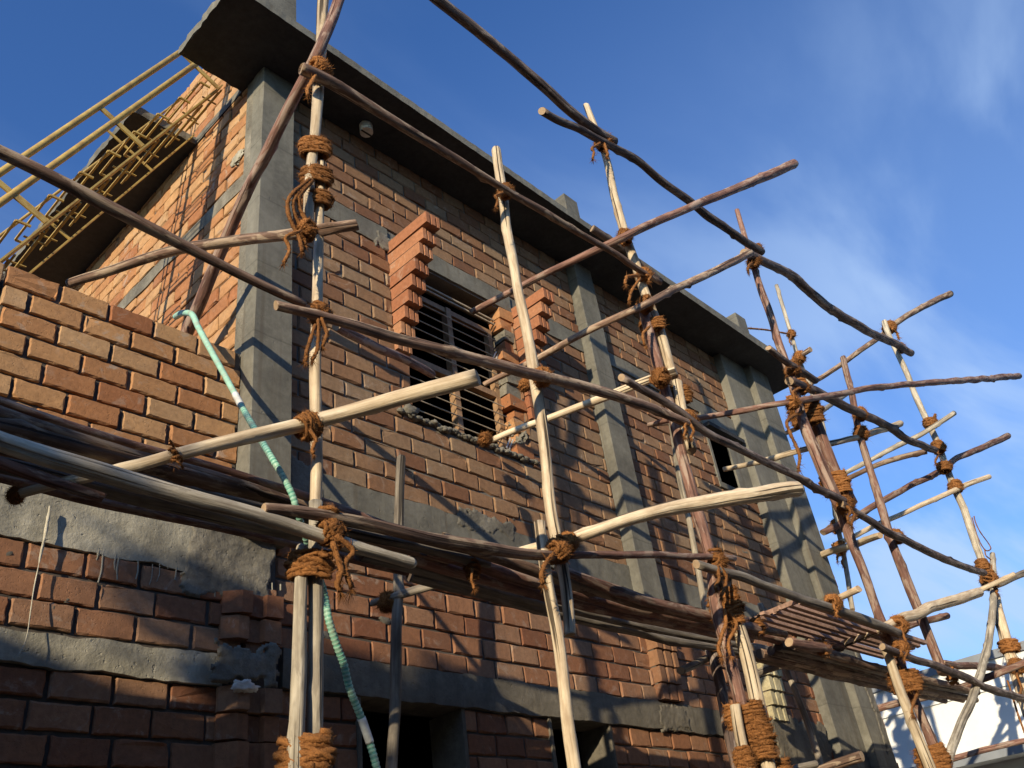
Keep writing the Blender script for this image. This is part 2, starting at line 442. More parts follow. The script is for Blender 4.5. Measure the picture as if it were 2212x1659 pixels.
# columns: front face YC
def column(x0, x1, yf, yb, z0, z1, nm='column', mat='conc', rot=0):
    mb = MB(); n = 30
    ch = .006
    for i in range(n):
        pass
    prof = [(x0+ch, yf), (x1-ch, yf), (x1, yf+ch), (x1, yb), (x0, yb), (x0, yf+ch)]
    vs = []; fs = []
    for i in range(n+1):
        z = z0+(z1-z0)*i/n
        for (x, y) in prof:
            e = Vector((x*3, y*3, z*2.2))
            vs.append((x+.005*noise.noise(e), y+.004*noise.noise(e+Vector((9, 0, 0))), z))
    for i in range(n):
        for k in range(6):
            fs.append((i*6+k, i*6+(k+1) % 6, (i+1)*6+(k+1) % 6, (i+1)*6+k))
    fs += [tuple(range(5, -1, -1)), tuple(n*6+k for k in range(6))]
    mb.add(vs, fs, 0)
    return hp(mb.build(nm, [mat]))
column(2.187, 2.443, YC, 3.722, 1.90, ZS-.002)
column(5.555, 5.815, YC-.005, 3.80, 1.90, ZS-.002)
column(8.145, 8.665, YC, 3.85, -1.6, ZS-.002)
column(8.667, 9.09, YC-.075, 3.85, -1.6, ZS-.003)
rough_ = rough_box('column_edge', 2.192, 2.40, 3.7225, 3.81, 2.1, ZS-.004, 'dab', None, 6, 40, .004, .003); hp(rough_)
# side wall at the stair, facing -X
MS = lambda u, v, d: (2.20-d, u, v)
mb = brick_wall(3.812, 9.0, 2.1, 36, .1185, MS, [(3.8, 9.0, 4.45, 4.55)], 21, det=(5, 3))
mortar_back(mb, [3.812, 9.0], [2.1, 6.36], MS, [], .012, .2)
hp(mb.build('side_wall', ['brick', 'mortar']))
mb = MB(); rr = random.Random(4)
vs = []
for i in range(61):
    y = 3.815+5.1*i/60
    for z in (4.44, 4.56): vs.append((2.193+.006*noise.noise(Vector((y*5, z, 0))), y, z+.02*noise.noise(Vector((y*4, z*9, 2)))))
base = len(vs); vs += [(2.24, v[1], v[2]) for v in vs]
fs = [(2*i, 2*i+1, 2*i+3, 2*i+2) for i in range(60)]+[(2*i+1, base+2*i+1, base+2*i+3, 2*i+3) for i in range(60)]+[(2*i, 2*i+2, base+2*i+2, base+2*i) for i in range(60)]
mb.add(vs, fs, 0)
hp(mb.build('plaster_strip', ['dab']))
mb = MB(); lump(mb, 2.195, 3.90, 4.78, .014, .075, .05, 3.7, 0, 24); hp(mb.build('mortar_lump', ['concr'], None, True))
# roof slab, cut out where the stair comes up
def slab():
    out = [(1.70, 3.20), (9.55, 3.245), (9.55, 9.2), (1.70, 9.2), (1.70, 4.52), (2.19, 4.52), (2.19, 3.885), (1.70, 3.885)]
    pts = []; rr = random.Random(3)
    for i, (a, b) in enumerate(zip(out, out[1:]+out[:1])):
        a = Vector(a); b = Vector(b); n = max(2, int((b-a).length/.04))
        ragged = .0055 if i in (3, 4, 6, 7) else .0015
        t = Vector((-(b-a).y, (b-a).x)).normalized()
        for k in range(n): pts.append((a+(b-a)*k/n+t*rr.uniform(-ragged, ragged), ragged))
    vs = []; n = len(pts)
    for (p, rg) in pts:
        sag = -.012*math.sin((p.x-1.7)*.8)
        vs.append((p.x, p.y, ZS+rr.uniform(-rg, rg)*.5+sag*0))
    for (p, rg) in pts: vs.append((p.x+rr.uniform(-rg, rg), p.y+rr.uniform(-rg, rg), ZS+.038+rr.uniform(-rg, rg)))
    for (p, rg) in pts: vs.append((p.x+rr.uniform(-rg, rg), p.y, ZS+.076+rr.uniform(-rg, rg)))
    fs = [tuple(range(n-1, -1, -1)), tuple(2*n+i for i in range(n))]
    for l in (0, 1):
        for i in range(n):
            j = (i+1) % n; fs.append((l*n+i, l*n+j, (l+1)*n+j, (l+1)*n+i))
    return vs, fs
vs, fs = slab()
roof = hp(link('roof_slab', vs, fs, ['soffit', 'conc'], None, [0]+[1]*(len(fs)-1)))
mb = MB(); mb.box(1.72, 9.53, 3.25, 3.36, ZS+.078, ZS+.125, 0); hp(mb.build('roof_kerb', ['conc']))
for (x0, x1, y0, y1, zt) in ((1.90, 2.215, 3.26, 3.52, 5.92), (5.12, 5.31, 3.27, 3.5, 5.80), (8.14, 8.35, 3.28, 3.5, 5.825)):
    mb = MB(); mb.box(x0, x1, y0-.005, y1, ZS+.079, zt, 0, .004); o = mb.build('roof_stub', ['conc']); hp(o)
# beam below the soffit along the wall head, and drain pipe stub
mb = MB(); mb.tube([(3.06, 3.565, 5.46), (3.06, 3.56, 5.37)], .05, 20)
pipe = hp(mb.build('drain_pipe', ['pvc'])); mb = MB(); mb.box(3.012, 3.108, 3.557, 3.568, 5.362, 5.369, 0); o = mb.build('pipe_slot', ['black']); o.parent = pipe
# hidden shell: floors, back and end walls that keep the rooms dark
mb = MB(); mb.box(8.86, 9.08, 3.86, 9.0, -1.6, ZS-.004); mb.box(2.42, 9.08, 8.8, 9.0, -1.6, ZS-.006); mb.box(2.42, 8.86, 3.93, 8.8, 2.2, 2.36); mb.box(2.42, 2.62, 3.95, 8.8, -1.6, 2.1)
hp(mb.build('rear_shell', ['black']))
# corbelled window brackets
def corbel(x0, tip0, step, ztop, n, pitch, seed, mat='brickc', w=.13, yb=YB+.02, alt=False):
    rr = random.Random(seed); mb = MB()
    for k in range(n):
        yt = tip0+step*k
        if yt > YB-.03: yt = YB-.035+rr.uniform(-.004, .004)
        if alt: yt = tip0+step*(k % 2)
        yt += rr.uniform(-.004, .004)
        z1 = ztop-k*pitch; z0 = z1-pitch+.011
        dx = rr.uniform(-.004, .004); a = x0+dx; b = x0+w+dx
        g = .012
        prof = [(a, yb), (a, yt+.004), (a+.004, yt), (a+w*.26, yt), (a+w*.30, yt+g), (a+w*.36, yt+g), (a+w*.40, yt), (a+w*.66, yt), (a+w*.70, yt+g), (a+w*.76, yt+g), (a+w*.80, yt), (b-.004, yt), (b, yt+.004), (b, yb)]
        jt = [(rr.uniform(-.0015, .0015), rr.uniform(-.0015, .0015)) for _ in prof]
        vs = [(p[0]+q[0], p[1]+q[1], z0) for p, q in zip(prof, jt)]+[(p[0]+q[0], p[1]+q[1], z1) for p, q in zip(prof, jt)]
        m = len(prof)
        fs = [(i, (i+1) % m, m+(i+1) % m, m+i) for i in range(m)]+[tuple(range(m-1, -1, -1)), tuple(m+i for i in range(m))]
        mb.add(vs, fs, 0, (rr.random(), rr.random()*.6, 0, 1))
        mb.box(a+.006, b-.006, yt+.03, yb-.001, z1, z1+.011, 1)
    return hp(mb.build('corbel', [mat, 'mortar']))
corbel(3.315, 3.27, .050, 4.485, 9, .108, 31)['label'] = 'stepped brick corbel left of the window'
corbel(4.625, 3.335, .048, 4.485, 10, .108, 32)['label'] = 'stepped brick corbel right of the window'
corbel(5.585, 3.60, .010, 1.87, 4, .1193, 33, 'brickf', .26)
corbel(7.16, 3.56, .02, 1.95, 5, .118, 34, 'yellowq', .24)['label'] = 'yellow stained brick quoin'
# toothed right reveal and rough sill
mb = MB(); rr = random.Random(8)
for k in range(13):
    z = 3.06+k*.107; x = 4.44+rr.choice((0, .035, .06))+rr.uniform(-.01, .01)
    mb.box(x, 4.62, YB-.004+rr.uniform(-.006, .006)+.02*(k % 2), YB+.13, z, z+.098, 0 if rr.random() < .6 else 1, .007, (rr.random()*.6, rr.random(), 0, 1))
for k in range(12): lump(mb, 4.47+rr.random()*.08, YB+rr.random()*.08, 3.1+rr.random()*1.3, .035, .03, .04, k*2.3, 1)
hp(mb.build('window_reveal', ['brick', 'dab']))
mb = MB()
for k in range(46):
    x = 3.32+k*.029
    lump(mb, x, YB-.005+rr.uniform(-.01, .015), 3.035+rr.uniform(-.012, .012)+.0*x, .030, .022, .018, k*1.7, 0, 9)
lump(mb, 3.40, YB-.01, 3.07, .06, .03, .045, 77)
hp(mb.build('sill_mortar', ['dab'], None, True))
# the grilled window
win = MB(); FY = 3.80
fx0, fx1, fz0, fz1 = 3.47, 4.44, 3.06, 4.235
win.box(fx0, fx0+.045, FY-.02, FY+.03, fz0, fz1); win.box(fx1-.045, fx1, FY-.02, FY+.03, fz0, fz1)
win.box(fx0+.046, fx1-.046, FY-.02, FY+.03, fz1-.045, fz1); win.box(fx0+.046, fx1-.046, FY-.02, FY+.03, 3.585, 3.635); win.box(fx0+.046, fx1-.046, FY-.018, FY+.03, fz0, fz0+.04)
wf = hp(win.build('window', ['steel']))
mb = MB(); mb.box(3.935, 3.985, FY-.03, FY+.028, fz0-.01, fz1+.002); o = mb.build('mullion', ['steel']); o.parent = wf
mb = MB()
for z in [3.16+.085*i for i in range(5)]+[3.70+.085*i for i in range(6)]: mb.tube([(fx0-.03, FY-.045, z), (fx1+.01, FY-.045, z)], .0052, 6)
for z in (4.285, 4.325): mb.tube([(fx0-.03, FY-.05, z), (fx1+.01, FY-.05, z)], .010, 6)
o = mb.build('grille_bars', ['bar']); o.parent = wf
mb = MB()
for q, z in ((4.40, 3.9), (4.42, 3.12)):
    for i in range(2):
        mb.bar((q-.04+i*.03, FY-.06, z), (q+.02+i*.03, FY-.06, z+.10), .012, .004, 0)
o = mb.build('fixing_lug', ['pvc']); o.parent = wf
# small bathroom opening with its render surround and shade
mb = MB(); S = YB-.012
mb.box(7.43, 7.47, S, YB+.2, 3.60, 4.455); mb.box(7.85, 8.143, S+.002, YB+.2, 3.60, 4.455); mb.box(7.471, 7.849, S, YB+.2, 4.20, 4.454); mb.box(7.471, 7.849, S, YB+.2, 3.60, 3.66)
hp(mb.build('window_surround', ['conc']))
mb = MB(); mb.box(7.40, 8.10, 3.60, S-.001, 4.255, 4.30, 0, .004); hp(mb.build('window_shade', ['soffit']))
# reveals of the two ground floor openings
mb = MB()
for a, b in ((2.90, 3.63), (4.36, 4.96)):
    mb.box(b-.012, b+.01, YB-.01, YB+.26, -1.6, 1.195, 0, .004); mb.box(a-.01, a+.012, YB-.01, YB+.26, -1.6, 1.195, 0, .004)
hp(mb.build('door_reveal', ['concd']))
# rough concrete and broken plaster at the right foot
for q, yy, mt, am in (((7.1, 8.13, .90, 1.45), YB-.023, 'concd', .013), ((8.90, 9.085, 1.1, 2.25), YC-.077, 'dab', .016), ((5.5, 5.95, 1.15, 1.42), YB-.024, 'concd', .012)):
    mb = MB(); smear(mb, *q, yy, q[0]*7, am, 0, .008); hp(mb.build('rough_patch', [mt], None, True))
mb = MB()
for k in range(30):
    z = -.2+k*.108; mb.box(9.088, 9.15+rr.uniform(-.03, .05), YC-.04, YC+.2, z, z+.096, 0, .006, (rr.random(), rr.random(), 0, 1))
hp(mb.build('toothed_end', ['brickl']))

# ------------------------------------------------------------------ left wing of the house
YP = 3.71; YL = 3.655
MP = lambda u, v, d: (u, YP-d, v)
mb = brick_wall(.945, 2.183, 1.98, 8, .1185, MP, [], 41, L=.25, det=(9, 5), rough=.0028, bev=.0055, rec=.024, J=.015, start=.83)
m2 = brick_wall(-1.2, 2.183, 2.928, 1, .1185, MP, [], 42, L=.25, det=(9, 5), rough=.0028, bev=.0055, rec=.024, J=.015, start=.58)
mb.add(m2.v, m2.f, 0); mb.c[-len(m2.v):] = m2.c
m3 = brick_wall(-1.2, .80, 1.98, 8, .1185, lambda u, v, d: (u, YP+.06-d, v), [], 43, L=.25)
mb.add(m3.v, m3.f, 0); mb.c[-len(m3.v):] = m3.c
mortar_back(mb, [.95, 2.183], [1.95, 3.04], MP, [], .018, .22)
mortar_back(mb, [-1.2, .95], [1.95, 3.04], MP, [], .08, .22)
hp(mb.build('parapet', ['brick', 'mortar']))['label'] = 'bright orange brick parapet left of the corner column'
MLW = lambda u, v, d: (u, YL-d, v)
mb = brick_wall(-2.2, 2.40, 1.315, 3, .1195, MLW, [], 51, L=.25, det=(9, 5), rough=.0028, bev=.0055, rec=.024, J=.015)
m2 = brick_wall(-2.2, 2.40, -1.6, 23, .1205, MLW, [], 52, L=.25, det=(9, 5), rough=.0028, bev=.0055, rec=.024, J=.015)
mb.add(m2.v, m2.f, 0); mb.c[-len(m2.v):] = m2.c
mortar_back(mb, [-2.2, 2.40], [-1.6, 1.9], MLW, [], .016, .2)
hp(mb.build('wing_wall', ['brickl', 'mortar']))
hp(rough_box('ring_beam', -2.2, 2.10, YL-.006, YL+.15, 1.672, 1.985, 'concr', None, 160, 10, .008, .0035, 'rough grey ring beam with drips below the parapet'))
hp(rough_box('ledge_band', -2.2, 2.12, YL-.014, YL+.15, 1.175, 1.30, 'concr', None, 160, 6, .008, .005))
mb = MB(); mb.box(-2.2, 2.186, 3.93, 8.8, 1.98, 2.09); mb.box(-2.2, -2.0, 3.87, 8.8, -1.6, 1.97); hp(mb.build('terrace_slab', ['concd']))
# projecting jamb bricks and mortar smear at the right end of the wing wall
def prongs(x0, x1, ztop, n, pitch, seed):
    """jamb of the wing wall: every course two brick ends with a sunk middle, every other one pulled back"""
    rr = random.Random(seed); mb = MB(); w = x1-x0
    for k in range(n):
        yf = 3.585+(.022 if k % 2 else 0)+rr.uniform(-.004, .004); z1 = ztop-k*pitch; z0 = z1-pitch+.012
        sh = rr.uniform(-.008, .008)
        prof = [(x0, YL+.03), (x0, YL-.012), (x0+.07+sh, yf), (x0+.125+sh, yf), (x0+.13+sh, yf+.034), (x0+w*.68+sh, yf+.036), (x0+w*.70+sh, yf+.006), (x1-.003, yf+.006), (x1, yf+.01), (x1, YL+.03)]
        jt = [(rr.uniform(-.003, .003), rr.uniform(-.003, .003), rr.uniform(-.003, .003)) for _ in prof]
        vs = [(p[0]+q[0], p[1]+q[1], z0+q[2]) for p, q in zip(prof, jt)]+[(p[0]+q[0], p[1]+q[1], z1+q[2]) for p, q in zip(prof, jt)]
        m = len(prof)
        mb.add(vs, [(i, (i+1) % m, m+(i+1) % m, m+i) for i in range(m)]+[tuple(range(m-1, -1, -1)), tuple(m+i for i in range(m))], 0, (rr.random(), rr.random(), 0, 1))
    return hp(mb.build('brick_jamb', ['brickl']))
prongs(2.10, 2.398, 1.605, 2, .118, 61)
prongs(2.10, 2.398, 1.165, 22, .119, 63)
mb = MB(); rr = random.Random(5)
smear(mb, 1.86, 2.43, 1.52, 2.02, YL-.004, 3.1, .016)
hp(mb.build('mortar_smear', ['dab'], None, True))
mb = MB(); smear(mb, 2.02, 2.43, 1.13, 1.40, 3.60, 7.7, .020); hp(mb.build('mortar_smear', ['dab'], None, True))
mb = MB(); lump(mb, 2.19, 3.578, 1.155, .06, .012, .028, 9.7, 0, 22); hp(mb.build('lime_patch', ['pvc'], None, True))
for q in ((2.46, 2.75, 2.18, 2.50), (3.7, 4.3, 2.30, 2.52), (3.16, 3.42, 4.36, 4.60), (4.75, 5.0, 2.3, 2.5)):
    mb = MB(); smear(mb, *q, YB-.010, q[0]*9, .006); hp(mb.build('mortar_smear', ['dab'], None, True))
mb = MB()
for k in range(18):
    x = 1.50+rr.random()*.9; z = 1.69-rr.random()*.02; l = .02+rr.random()**2*.13
    y = YL-.004 if x < 2.1 else 3.60; r_ = .0018+rr.random()*.0022
    mb.tube([(x, y, z), (x+rr.uniform(-.004, .004), y, z-l*.6), (x+rr.uniform(-.005, .005), y+.002, z-l)], r_, 6)
o = hp(mb.build('grout_drips', ['concr'])); o['kind'] = 'stuff'
rr = random.Random(21)
for nm, cnt, f in (('mortar_splash', 70, lambda: (rr.uniform(2.5, 7.9), rr.choice((rr.uniform(2.45, 5.0), rr.uniform(1.4, 2.2))), YB-.0035)), ('mortar_splash', 30, lambda: (rr.uniform(.3, 2.2), rr.choice((rr.uniform(1.32, 1.66), rr.uniform(.4, 1.15))), YL-.0035))):
    mb = MB()
    for k in range(cnt):
        x, z, y = f(); w = rr.uniform(.06, .22); h = rr.uniform(.04, .13)
        if WX0-.2 < x < WX1+.2 and z > WZ0-.1 or 5.5 < x < 5.85: continue
        smear(mb, x, x+w, z, z+h, y, k*1.9, .004, 0, .011)
    o = hp(mb.build(nm, ['dab'], None, True)); o['kind'] = 'stuff'
# string hanging against the ring beam
mb = MB()
p = [atY(108, 1094, 3.625), atY(102, 1130, 3.625), atY(96, 1162, 3.622), atY(73, 1273, 3.62), atY(58, 1375, 3.60), atY(41, 1414, 3.60)]
P, W = catmull(p, [.006]*6, .02)
rings = tube_rings(P, [.006 if i < 12 else .0022 for i in range(len(P))], 6, 2, .3, 160)
vs = [v for g in rings for v in g]; n = 6
mb.add(vs, [(i*n+k, i*n+(k+1) % n, (i+1)*n+(k+1) % n, (i+1)*n+k) for i in range(len(rings)-1) for k in range(n)])
tag(mb.build('string', ['ropew'], None, True, tuple(p[-1])), 'thin pale mason string hanging down the rough concrete ring beam', 'string')
# ------------------------------------------------------------------ yellow steel stair
st = thing('steel_stair', 'steep yellow steel stair with handrails climbing to the roof slab', 'stair', (.4, 4.2, 2.1))
st_inv = Matrix.Translation((-.4, -4.2, -2.1))
def sp(mb, nm, mats=('yel',), par=None):
    o = mb.build(nm, list(mats), None, True if nm == 'handrail' else None); o.parent = par or st; o.matrix_parent_inverse = st_inv; return o
D = Vector((1.045, 0, 2.107)).normalized(); A0 = Vector((1.024, 4.0, 3.409)); N_ = Vector((-D.z, 0, D.x))
def on(t, off=0, y=4.0): return Vector((A0.x, y, A0.z))+D*t+N_*off
T0, T1 = -1.4, 2.38
for y, of, hh in ((4.02, -.01, .085), (4.5, -.085, .04)):
    mb = MB(); mb.bar(on(T0, of, y), on(T1, of, y), hh, .010, 0, (N_.x, 0, N_.z)); sp(mb, 'stringer')
for y, r1 in ((4.0, .020), (4.5, .009)):
    for off in ((.33, .21) if y == 4.0 else (.315, .17)):
        mb = MB(); mb.tube([on(T0, off, y), on(T1+.25, off, y)], r1, 12); sp(mb, 'handrail')
for y, w, ts in ((4.0, .034, (-.95, .26, 1.28, 2.33)), (4.5, .02, (-.4, .75, 1.75))):
    for t in ts:
        mb = MB(); mb.bar(on(t, .0 if y == 4.0 else -.085, y-.006), on(t, (.33 if y == 4.0 else .315), y-.006), w, .012 if y == 4.0 else .008, 0, (0, 1, 0)); sp(mb, 'post')
t = T0+.1; k = 0
while t < T1-.05:
    mb = MB()
    for dd in (0, .05):
        q0 = on(t+dd, -.03, 4.0); q1 = on(t+dd, -.03, 4.46)
        mb.bar(q0, q1, .010, .010, 0, (0, 0, 1))
    a = on(t, .045, 4.0)
    for y in (4.0, 4.46):
        mb.bar(on(t-.03, .03, y), on(t-.03, .03, y)+Vector((-.075, 0, 0)), .012, .012, 0, (0, 1, 0))
    for y in (4.12, 4.36):
        c = on(t+.02, -.02, y); mb.bar(c+Vector((-.06, 0, 0)), c+Vector((.05, 0, 0)), .006, .012, 0, (0, 1, 0))
    mb.bar(on(t-.03, .03, 4.0)+Vector((-.075, 0, 0)), on(t-.03, .03, 4.46)+Vector((-.075, 0, 0)), .012, .012, 0, (0, 0, 1))
    sp(mb, 'tread'); t += .30

# ================================================================== SCAFFOLD POLES
STY = {'pale': ('pale', 'cut'), 'grey': ('grey', 'cut'), 'red': ('red', 'cut'), 'brown': ('brown', 'cut'), 'dark': ('dark', 'cut'), 'lichen': ('lichen', 'cut'), 'deck': ('brown', 'cutdark'), 'deckr': ('red', 'cutdark'), 'deckg': ('grey', 'cutdark')}
NP = [0]
def world_pole(P, rad, style, label, group='scaffold poles', name='scaffold_pole', wob=1.0):
    NP[0] += 1; sd = NP[0]*13.7; rr = random.Random(NP[0])
    P, W = catmull(P, rad, .05)
    for _ in range(14):
        P = [P[0]]+[(P[i-1]+P[i]*2+P[i+1])/4 for i in range(1, len(P)-1)]+[P[-1]]
    sofar = 0; Q = []
    for i, p in enumerate(P):
        if i: sofar += (P[i]-P[i-1]).length
        a = W[i]*.30*wob
        Q.append(p+Vector((noise.noise(Vector((sofar*2.6, sd, 0))), noise.noise(Vector((sofar*2.6, sd, 5))), noise.noise(Vector((sofar*2.6, sd, 9)))))*a)
    total = sofar; n = 20
    splits = [(rr.random()*total, rr.uniform(.15, .6), rr.random()*6.28, rr.uniform(.06, .15)) for _ in range(int(total*1.1)+1)]
    knots = [(rr.random()*total, rr.random()*6.28, rr.uniform(.12, .5)*(2.0 if rr.random() < .12 else 1)) for _ in range(int(total*3.2)+1)]
    def rn(i, a, s):
        v = 1+.09*noise.noise(Vector((s*3.0, sd, math.cos(a)*.6)))+.06*noise.noise(Vector((math.cos(a)*1.3, math.sin(a)*1.3, s*5+sd)))+.03*noise.noise(Vector((math.cos(a)*3, math.sin(a)*3, s*14+sd)))
        for (ks, ka, kh) in knots:
            if ks < .10 or ks > total-.10: continue
            d = (s-ks)/.028
            if abs(d) < 2.5:
                da = (a-ka+math.pi) % (2*math.pi)-math.pi
                v += kh*math.exp(-d*d-(da/.40)**2)
        for (ks, kl, ka, kh) in splits:
            if abs(s-ks) < kl and .06 < s < total-.06:
                da = (a-ka-.25*math.sin((s-ks)*4)+math.pi) % (2*math.pi)-math.pi
                v -= kh*(1-abs(s-ks)/kl)**.5*math.exp(-(da/.15)**2)
        return v
    rings = tube_rings(Q, W, n, rn=rn)
    vs = []; pc = []; fs = []; mi = []; sm = []; s = 0
    for i, rg in enumerate(rings):
        if i: s += (Q[i]-Q[i-1]).length
        for k, v in enumerate(rg):
            a = 2*math.pi*k/n; vs.append(v); pc.append((W[i]*math.cos(a)+sd, W[i]*math.sin(a)+sd*.37, s+sd))
    for i in range(len(rings)-1):
        for k in range(n):
            fs.append((i*n+k, i*n+(k+1) % n, (i+1)*n+(k+1) % n, (i+1)*n+k)); mi.append(0); sm.append(True)
    for e in (0, len(rings)-1):
        d = ((Q[1]-Q[0]) if e == 0 else (Q[-2]-Q[-1])).normalized(); tilt = Vector((rr.uniform(-.4, .4), rr.uniform(-.4, .4), rr.uniform(-.4, .4)))
        b = len(vs); c = Q[e]
        for k in range(n):
            v = c+(rings[e][k]-c)*.92; v = v-d*W[e]*.18
            vs.append(v+d*tilt.dot(v-c)); pc.append((rings[e][k].x*0+W[e]*.9*math.cos(2*math.pi*k/n)+sd, W[e]*.9*math.sin(2*math.pi*k/n)+sd*.37, sd))
        for k in range(n):
            q = (e*n+k, e*n+(k+1) % n, b+(k+1) % n, b+k); fs.append(q if e else q[::-1]); mi.append(0); sm.append(True)
        vs.append(c-d*W[e]*.16); pc.append((sd, sd*.37, sd))
        for k in range(n):
            q = (b+k, b+(k+1) % n, len(vs)-1); fs.append(q if e else q[::-1]); mi.append(1); sm.append(False)
    o = link(name, vs, fs, list(STY[style]), None, mi, sm, {'pc': ('FLOAT_VECTOR', pc)}, tuple(min(Q, key=lambda q: q.z)))
    tag(o, label, 'pole', group); return o
def pole(label, style, pts, w, Y=None, Y1=None, group='scaffold poles', wob=1.0):
    """pts: picture positions of the pole's axis, w: its apparent widths; the pole stands at depth Y (to Y1), so it becomes a real round pole in the world"""
    n = len(pts); cum = [0]
    for a, b in zip(pts, pts[1:]): cum.append(cum[-1]+math.hypot(b[0]-a[0], b[1]-a[1]))
    ys = []
    for i, p in enumerate(pts):
        if len(p) > 2: ys.append(p[2])
        else: ys.append(None)
    if all(y is None for y in ys):
        ys = [Y+((Y1 if Y1 is not None else Y)-Y)*c/cum[-1] for c in cum]
    else:
        idx = [i for i, y in enumerate(ys) if y is not None]
        for i in range(n):
            if ys[i] is None:
                lo = max([k for k in idx if k < i], default=idx[0]); hi = min([k for k in idx if k > i], default=idx[-1])
                ys[i] = ys[lo] if hi == lo else ys[lo]+(ys[hi]-ys[lo])*(cum[i]-cum[lo])/(cum[hi]-cum[lo]) if lo < hi else ys[lo]
    P = [atY(p[0], p[1], y) for p, y in zip(pts, ys)]
    rad = []
    for i, p in enumerate(P):
        t = cum[i]/cum[-1]*(len(w)-1); k = min(int(t), len(w)-2); ww = w[k]+(w[k+1]-w[k])*(t-k)
        rad.append(ww/2*depth(p)/F)
    return world_pole(P, rad, style, label, group, wob=wob)
YS = 2.50; YL_ = 2.42
G1 = 'upright scaffold standards'; G2 = 'horizontal scaffold ledgers'; G3 = 'scaffold cross poles'
# --- standards
pole('pale bare upright pole rising past the roof corner, topmost piece of the leftmost standard', 'pale', [(700, -60), (697, 0), (694, 85), (687, 203), (682, 257), (675, 339), (669, 420), (666, 478)], [25, 24, 23, 24], YS, group=G1)
pole('slim pale upright pole hung with coils of rope, middle piece of the leftmost standard', 'pale', [(695, 352), (692, 450), (687, 544), (688, 646), (678, 764), (675, 815), (680, 869), (684, 968), (684, 1018), (682, 1110)], [16, 22, 24, 25, 26], YS+.0, group=G1)
pole('pale grey upright pole beside the green hose, right one of the bound pair', 'lichen', [(682, 1085), (682, 1253), (684, 1334), (682, 1436), (680, 1571), (678, 1760)], [30, 33, 35, 36], YS, group=G1)
pole('pale grey upright pole, left one of the bound pair beside the green hose', 'lichen', [(654, 1185), (650, 1253), (649, 1330), (645, 1440), (640, 1571), (637, 1760)], [28, 31, 34, 35], YS-.01, group=G1)
pole('tall pale upright pole standing in front of the grilled window', 'pale', [(1070, 325), (1080, 393), (1090, 454), (1098, 508), (1107, 559), (1117, 605), (1131, 680), (1142, 741), (1154, 805), (1159, 849), (1171, 917), (1181, 1018), (1186, 1100), (1194, 1150), (1210, 1200), (1221, 1240), (1231, 1370)], [20, 22, 25, 26, 27], YS+.03, group=G1)
pole('crooked pale upright pole below the window, running out of the bottom of the picture', 'pale', [(1165, 1128), (1169, 1178), (1176, 1226), (1186, 1275), (1198, 1334), (1206, 1368), (1215, 1436), (1221, 1520), (1232, 1605), (1243, 1665), (1256, 1760)], [24, 26, 29, 31], YS-.05, group=G1)
pole('tall pale upright pole against the sky with bark patches, right of the window', 'pale', [(1266, 227), (1283, 271), (1307, 332), (1324, 406), (1344, 488), (1364, 548), (1384, 609), (1397, 646), (1415, 680), (1434, 742), (1447, 794), (1455, 812)], [13, 16, 20, 22, 22], YS, group=G1)
pole('reddish bark upright pole lapped to the pale standard right of the window', 'red', [(1391, 676), (1404, 735), (1417, 777), (1426, 808), (1443, 860), (1459, 920), (1483, 1020), (1509, 1114), (1530, 1182), (1545, 1290), (1551, 1341), (1565, 1400), (1581, 1436), (1597, 1510), (1602, 1540)], [22, 24, 26, 27], YS+.02, group=G1)
pole('short pale upright stub bound with rope coils above the reddish standard', 'pale', [(1461, 826), (1470, 863), (1482, 920), (1494, 975)], [22, 24, 22], YS-.04, group=G1)
pole('thin pale upright pole behind the reddish standard, against the brick wall', 'lichen', [(1447, 900), (1459, 984), (1472, 1052), (1486, 1114), (1494, 1152), (1503, 1199), (1513, 1260), (1526, 1324)], [10, 12, 14], 3.25, group=G1)
pole('stout pale upright pole wrapped in thick coir, lower right of the brick wall', 'pale', [(1549, 1215), (1560, 1248), (1577, 1300), (1594, 1341), (1614, 1419), (1631, 1503), (1643, 1570), (1656, 1640), (1680, 1760)], [26, 29, 31, 32, 34], YS-.02, group=G1)
pole('pale short upright piece beside the stout wrapped pole at the bottom edge', 'pale', [(1588, 1525), (1597, 1588), (1608, 1639), (1630, 1760)], [22, 25, 27], YS, group=G1)
pole('dark shaded upright pole close to the wall, left of the stout wrapped pole', 'dark', [(1534, 1400), (1550, 1436), (1562, 1520), (1578, 1600), (1600, 1700)], [24, 24, 22], 3.05, group=G1)
pole('tall reddish upright pole with pale tip, in front of the roof slab\'s right end', 'red', [(1592, 454), (1603, 490), (1618, 544), (1628, 578), (1648, 635), (1669, 696), (1686, 754), (1700, 790), (1718, 850), (1732, 904), (1744, 942), (1761, 976), (1780, 1019), (1800, 1065), (1814, 1098)], [10, 15, 17, 24, 26], YS, group=G1)
pole('reddish brown upright pole lapped on the right of the roof end standard', 'red', [(1752, 888), (1762, 918), (1776, 952), (1794, 993), (1809, 1026), (1827, 1062), (1840, 1090)], [24, 26, 25], YS+.01, group=G1)
pole('long reddish upright pole running down right of the end column', 'red', [(1806, 1078), (1827, 1129), (1844, 1186), (1864, 1235), (1885, 1293), (1907, 1344), (1922, 1390), (1938, 1440)], [20, 20, 20, 20], YS+.03, group=G1)
pole('pale upright pole bound low down in front of the white building', 'pale', [(1912, 1398), (1920, 1417), (1930, 1450), (1944, 1496), (1961, 1537), (1979, 1580), (1998, 1625), (2030, 1720)], [19, 21, 23, 24], YS-.02, group=G1)
pole('dark reddish upright pole bound behind the pale one in front of the white building', 'red', [(1938, 1415), (1952, 1450), (1967, 1490), (1990, 1545), (2012, 1600), (2045, 1700)], [18, 20, 22], YS+.05, group=G1)
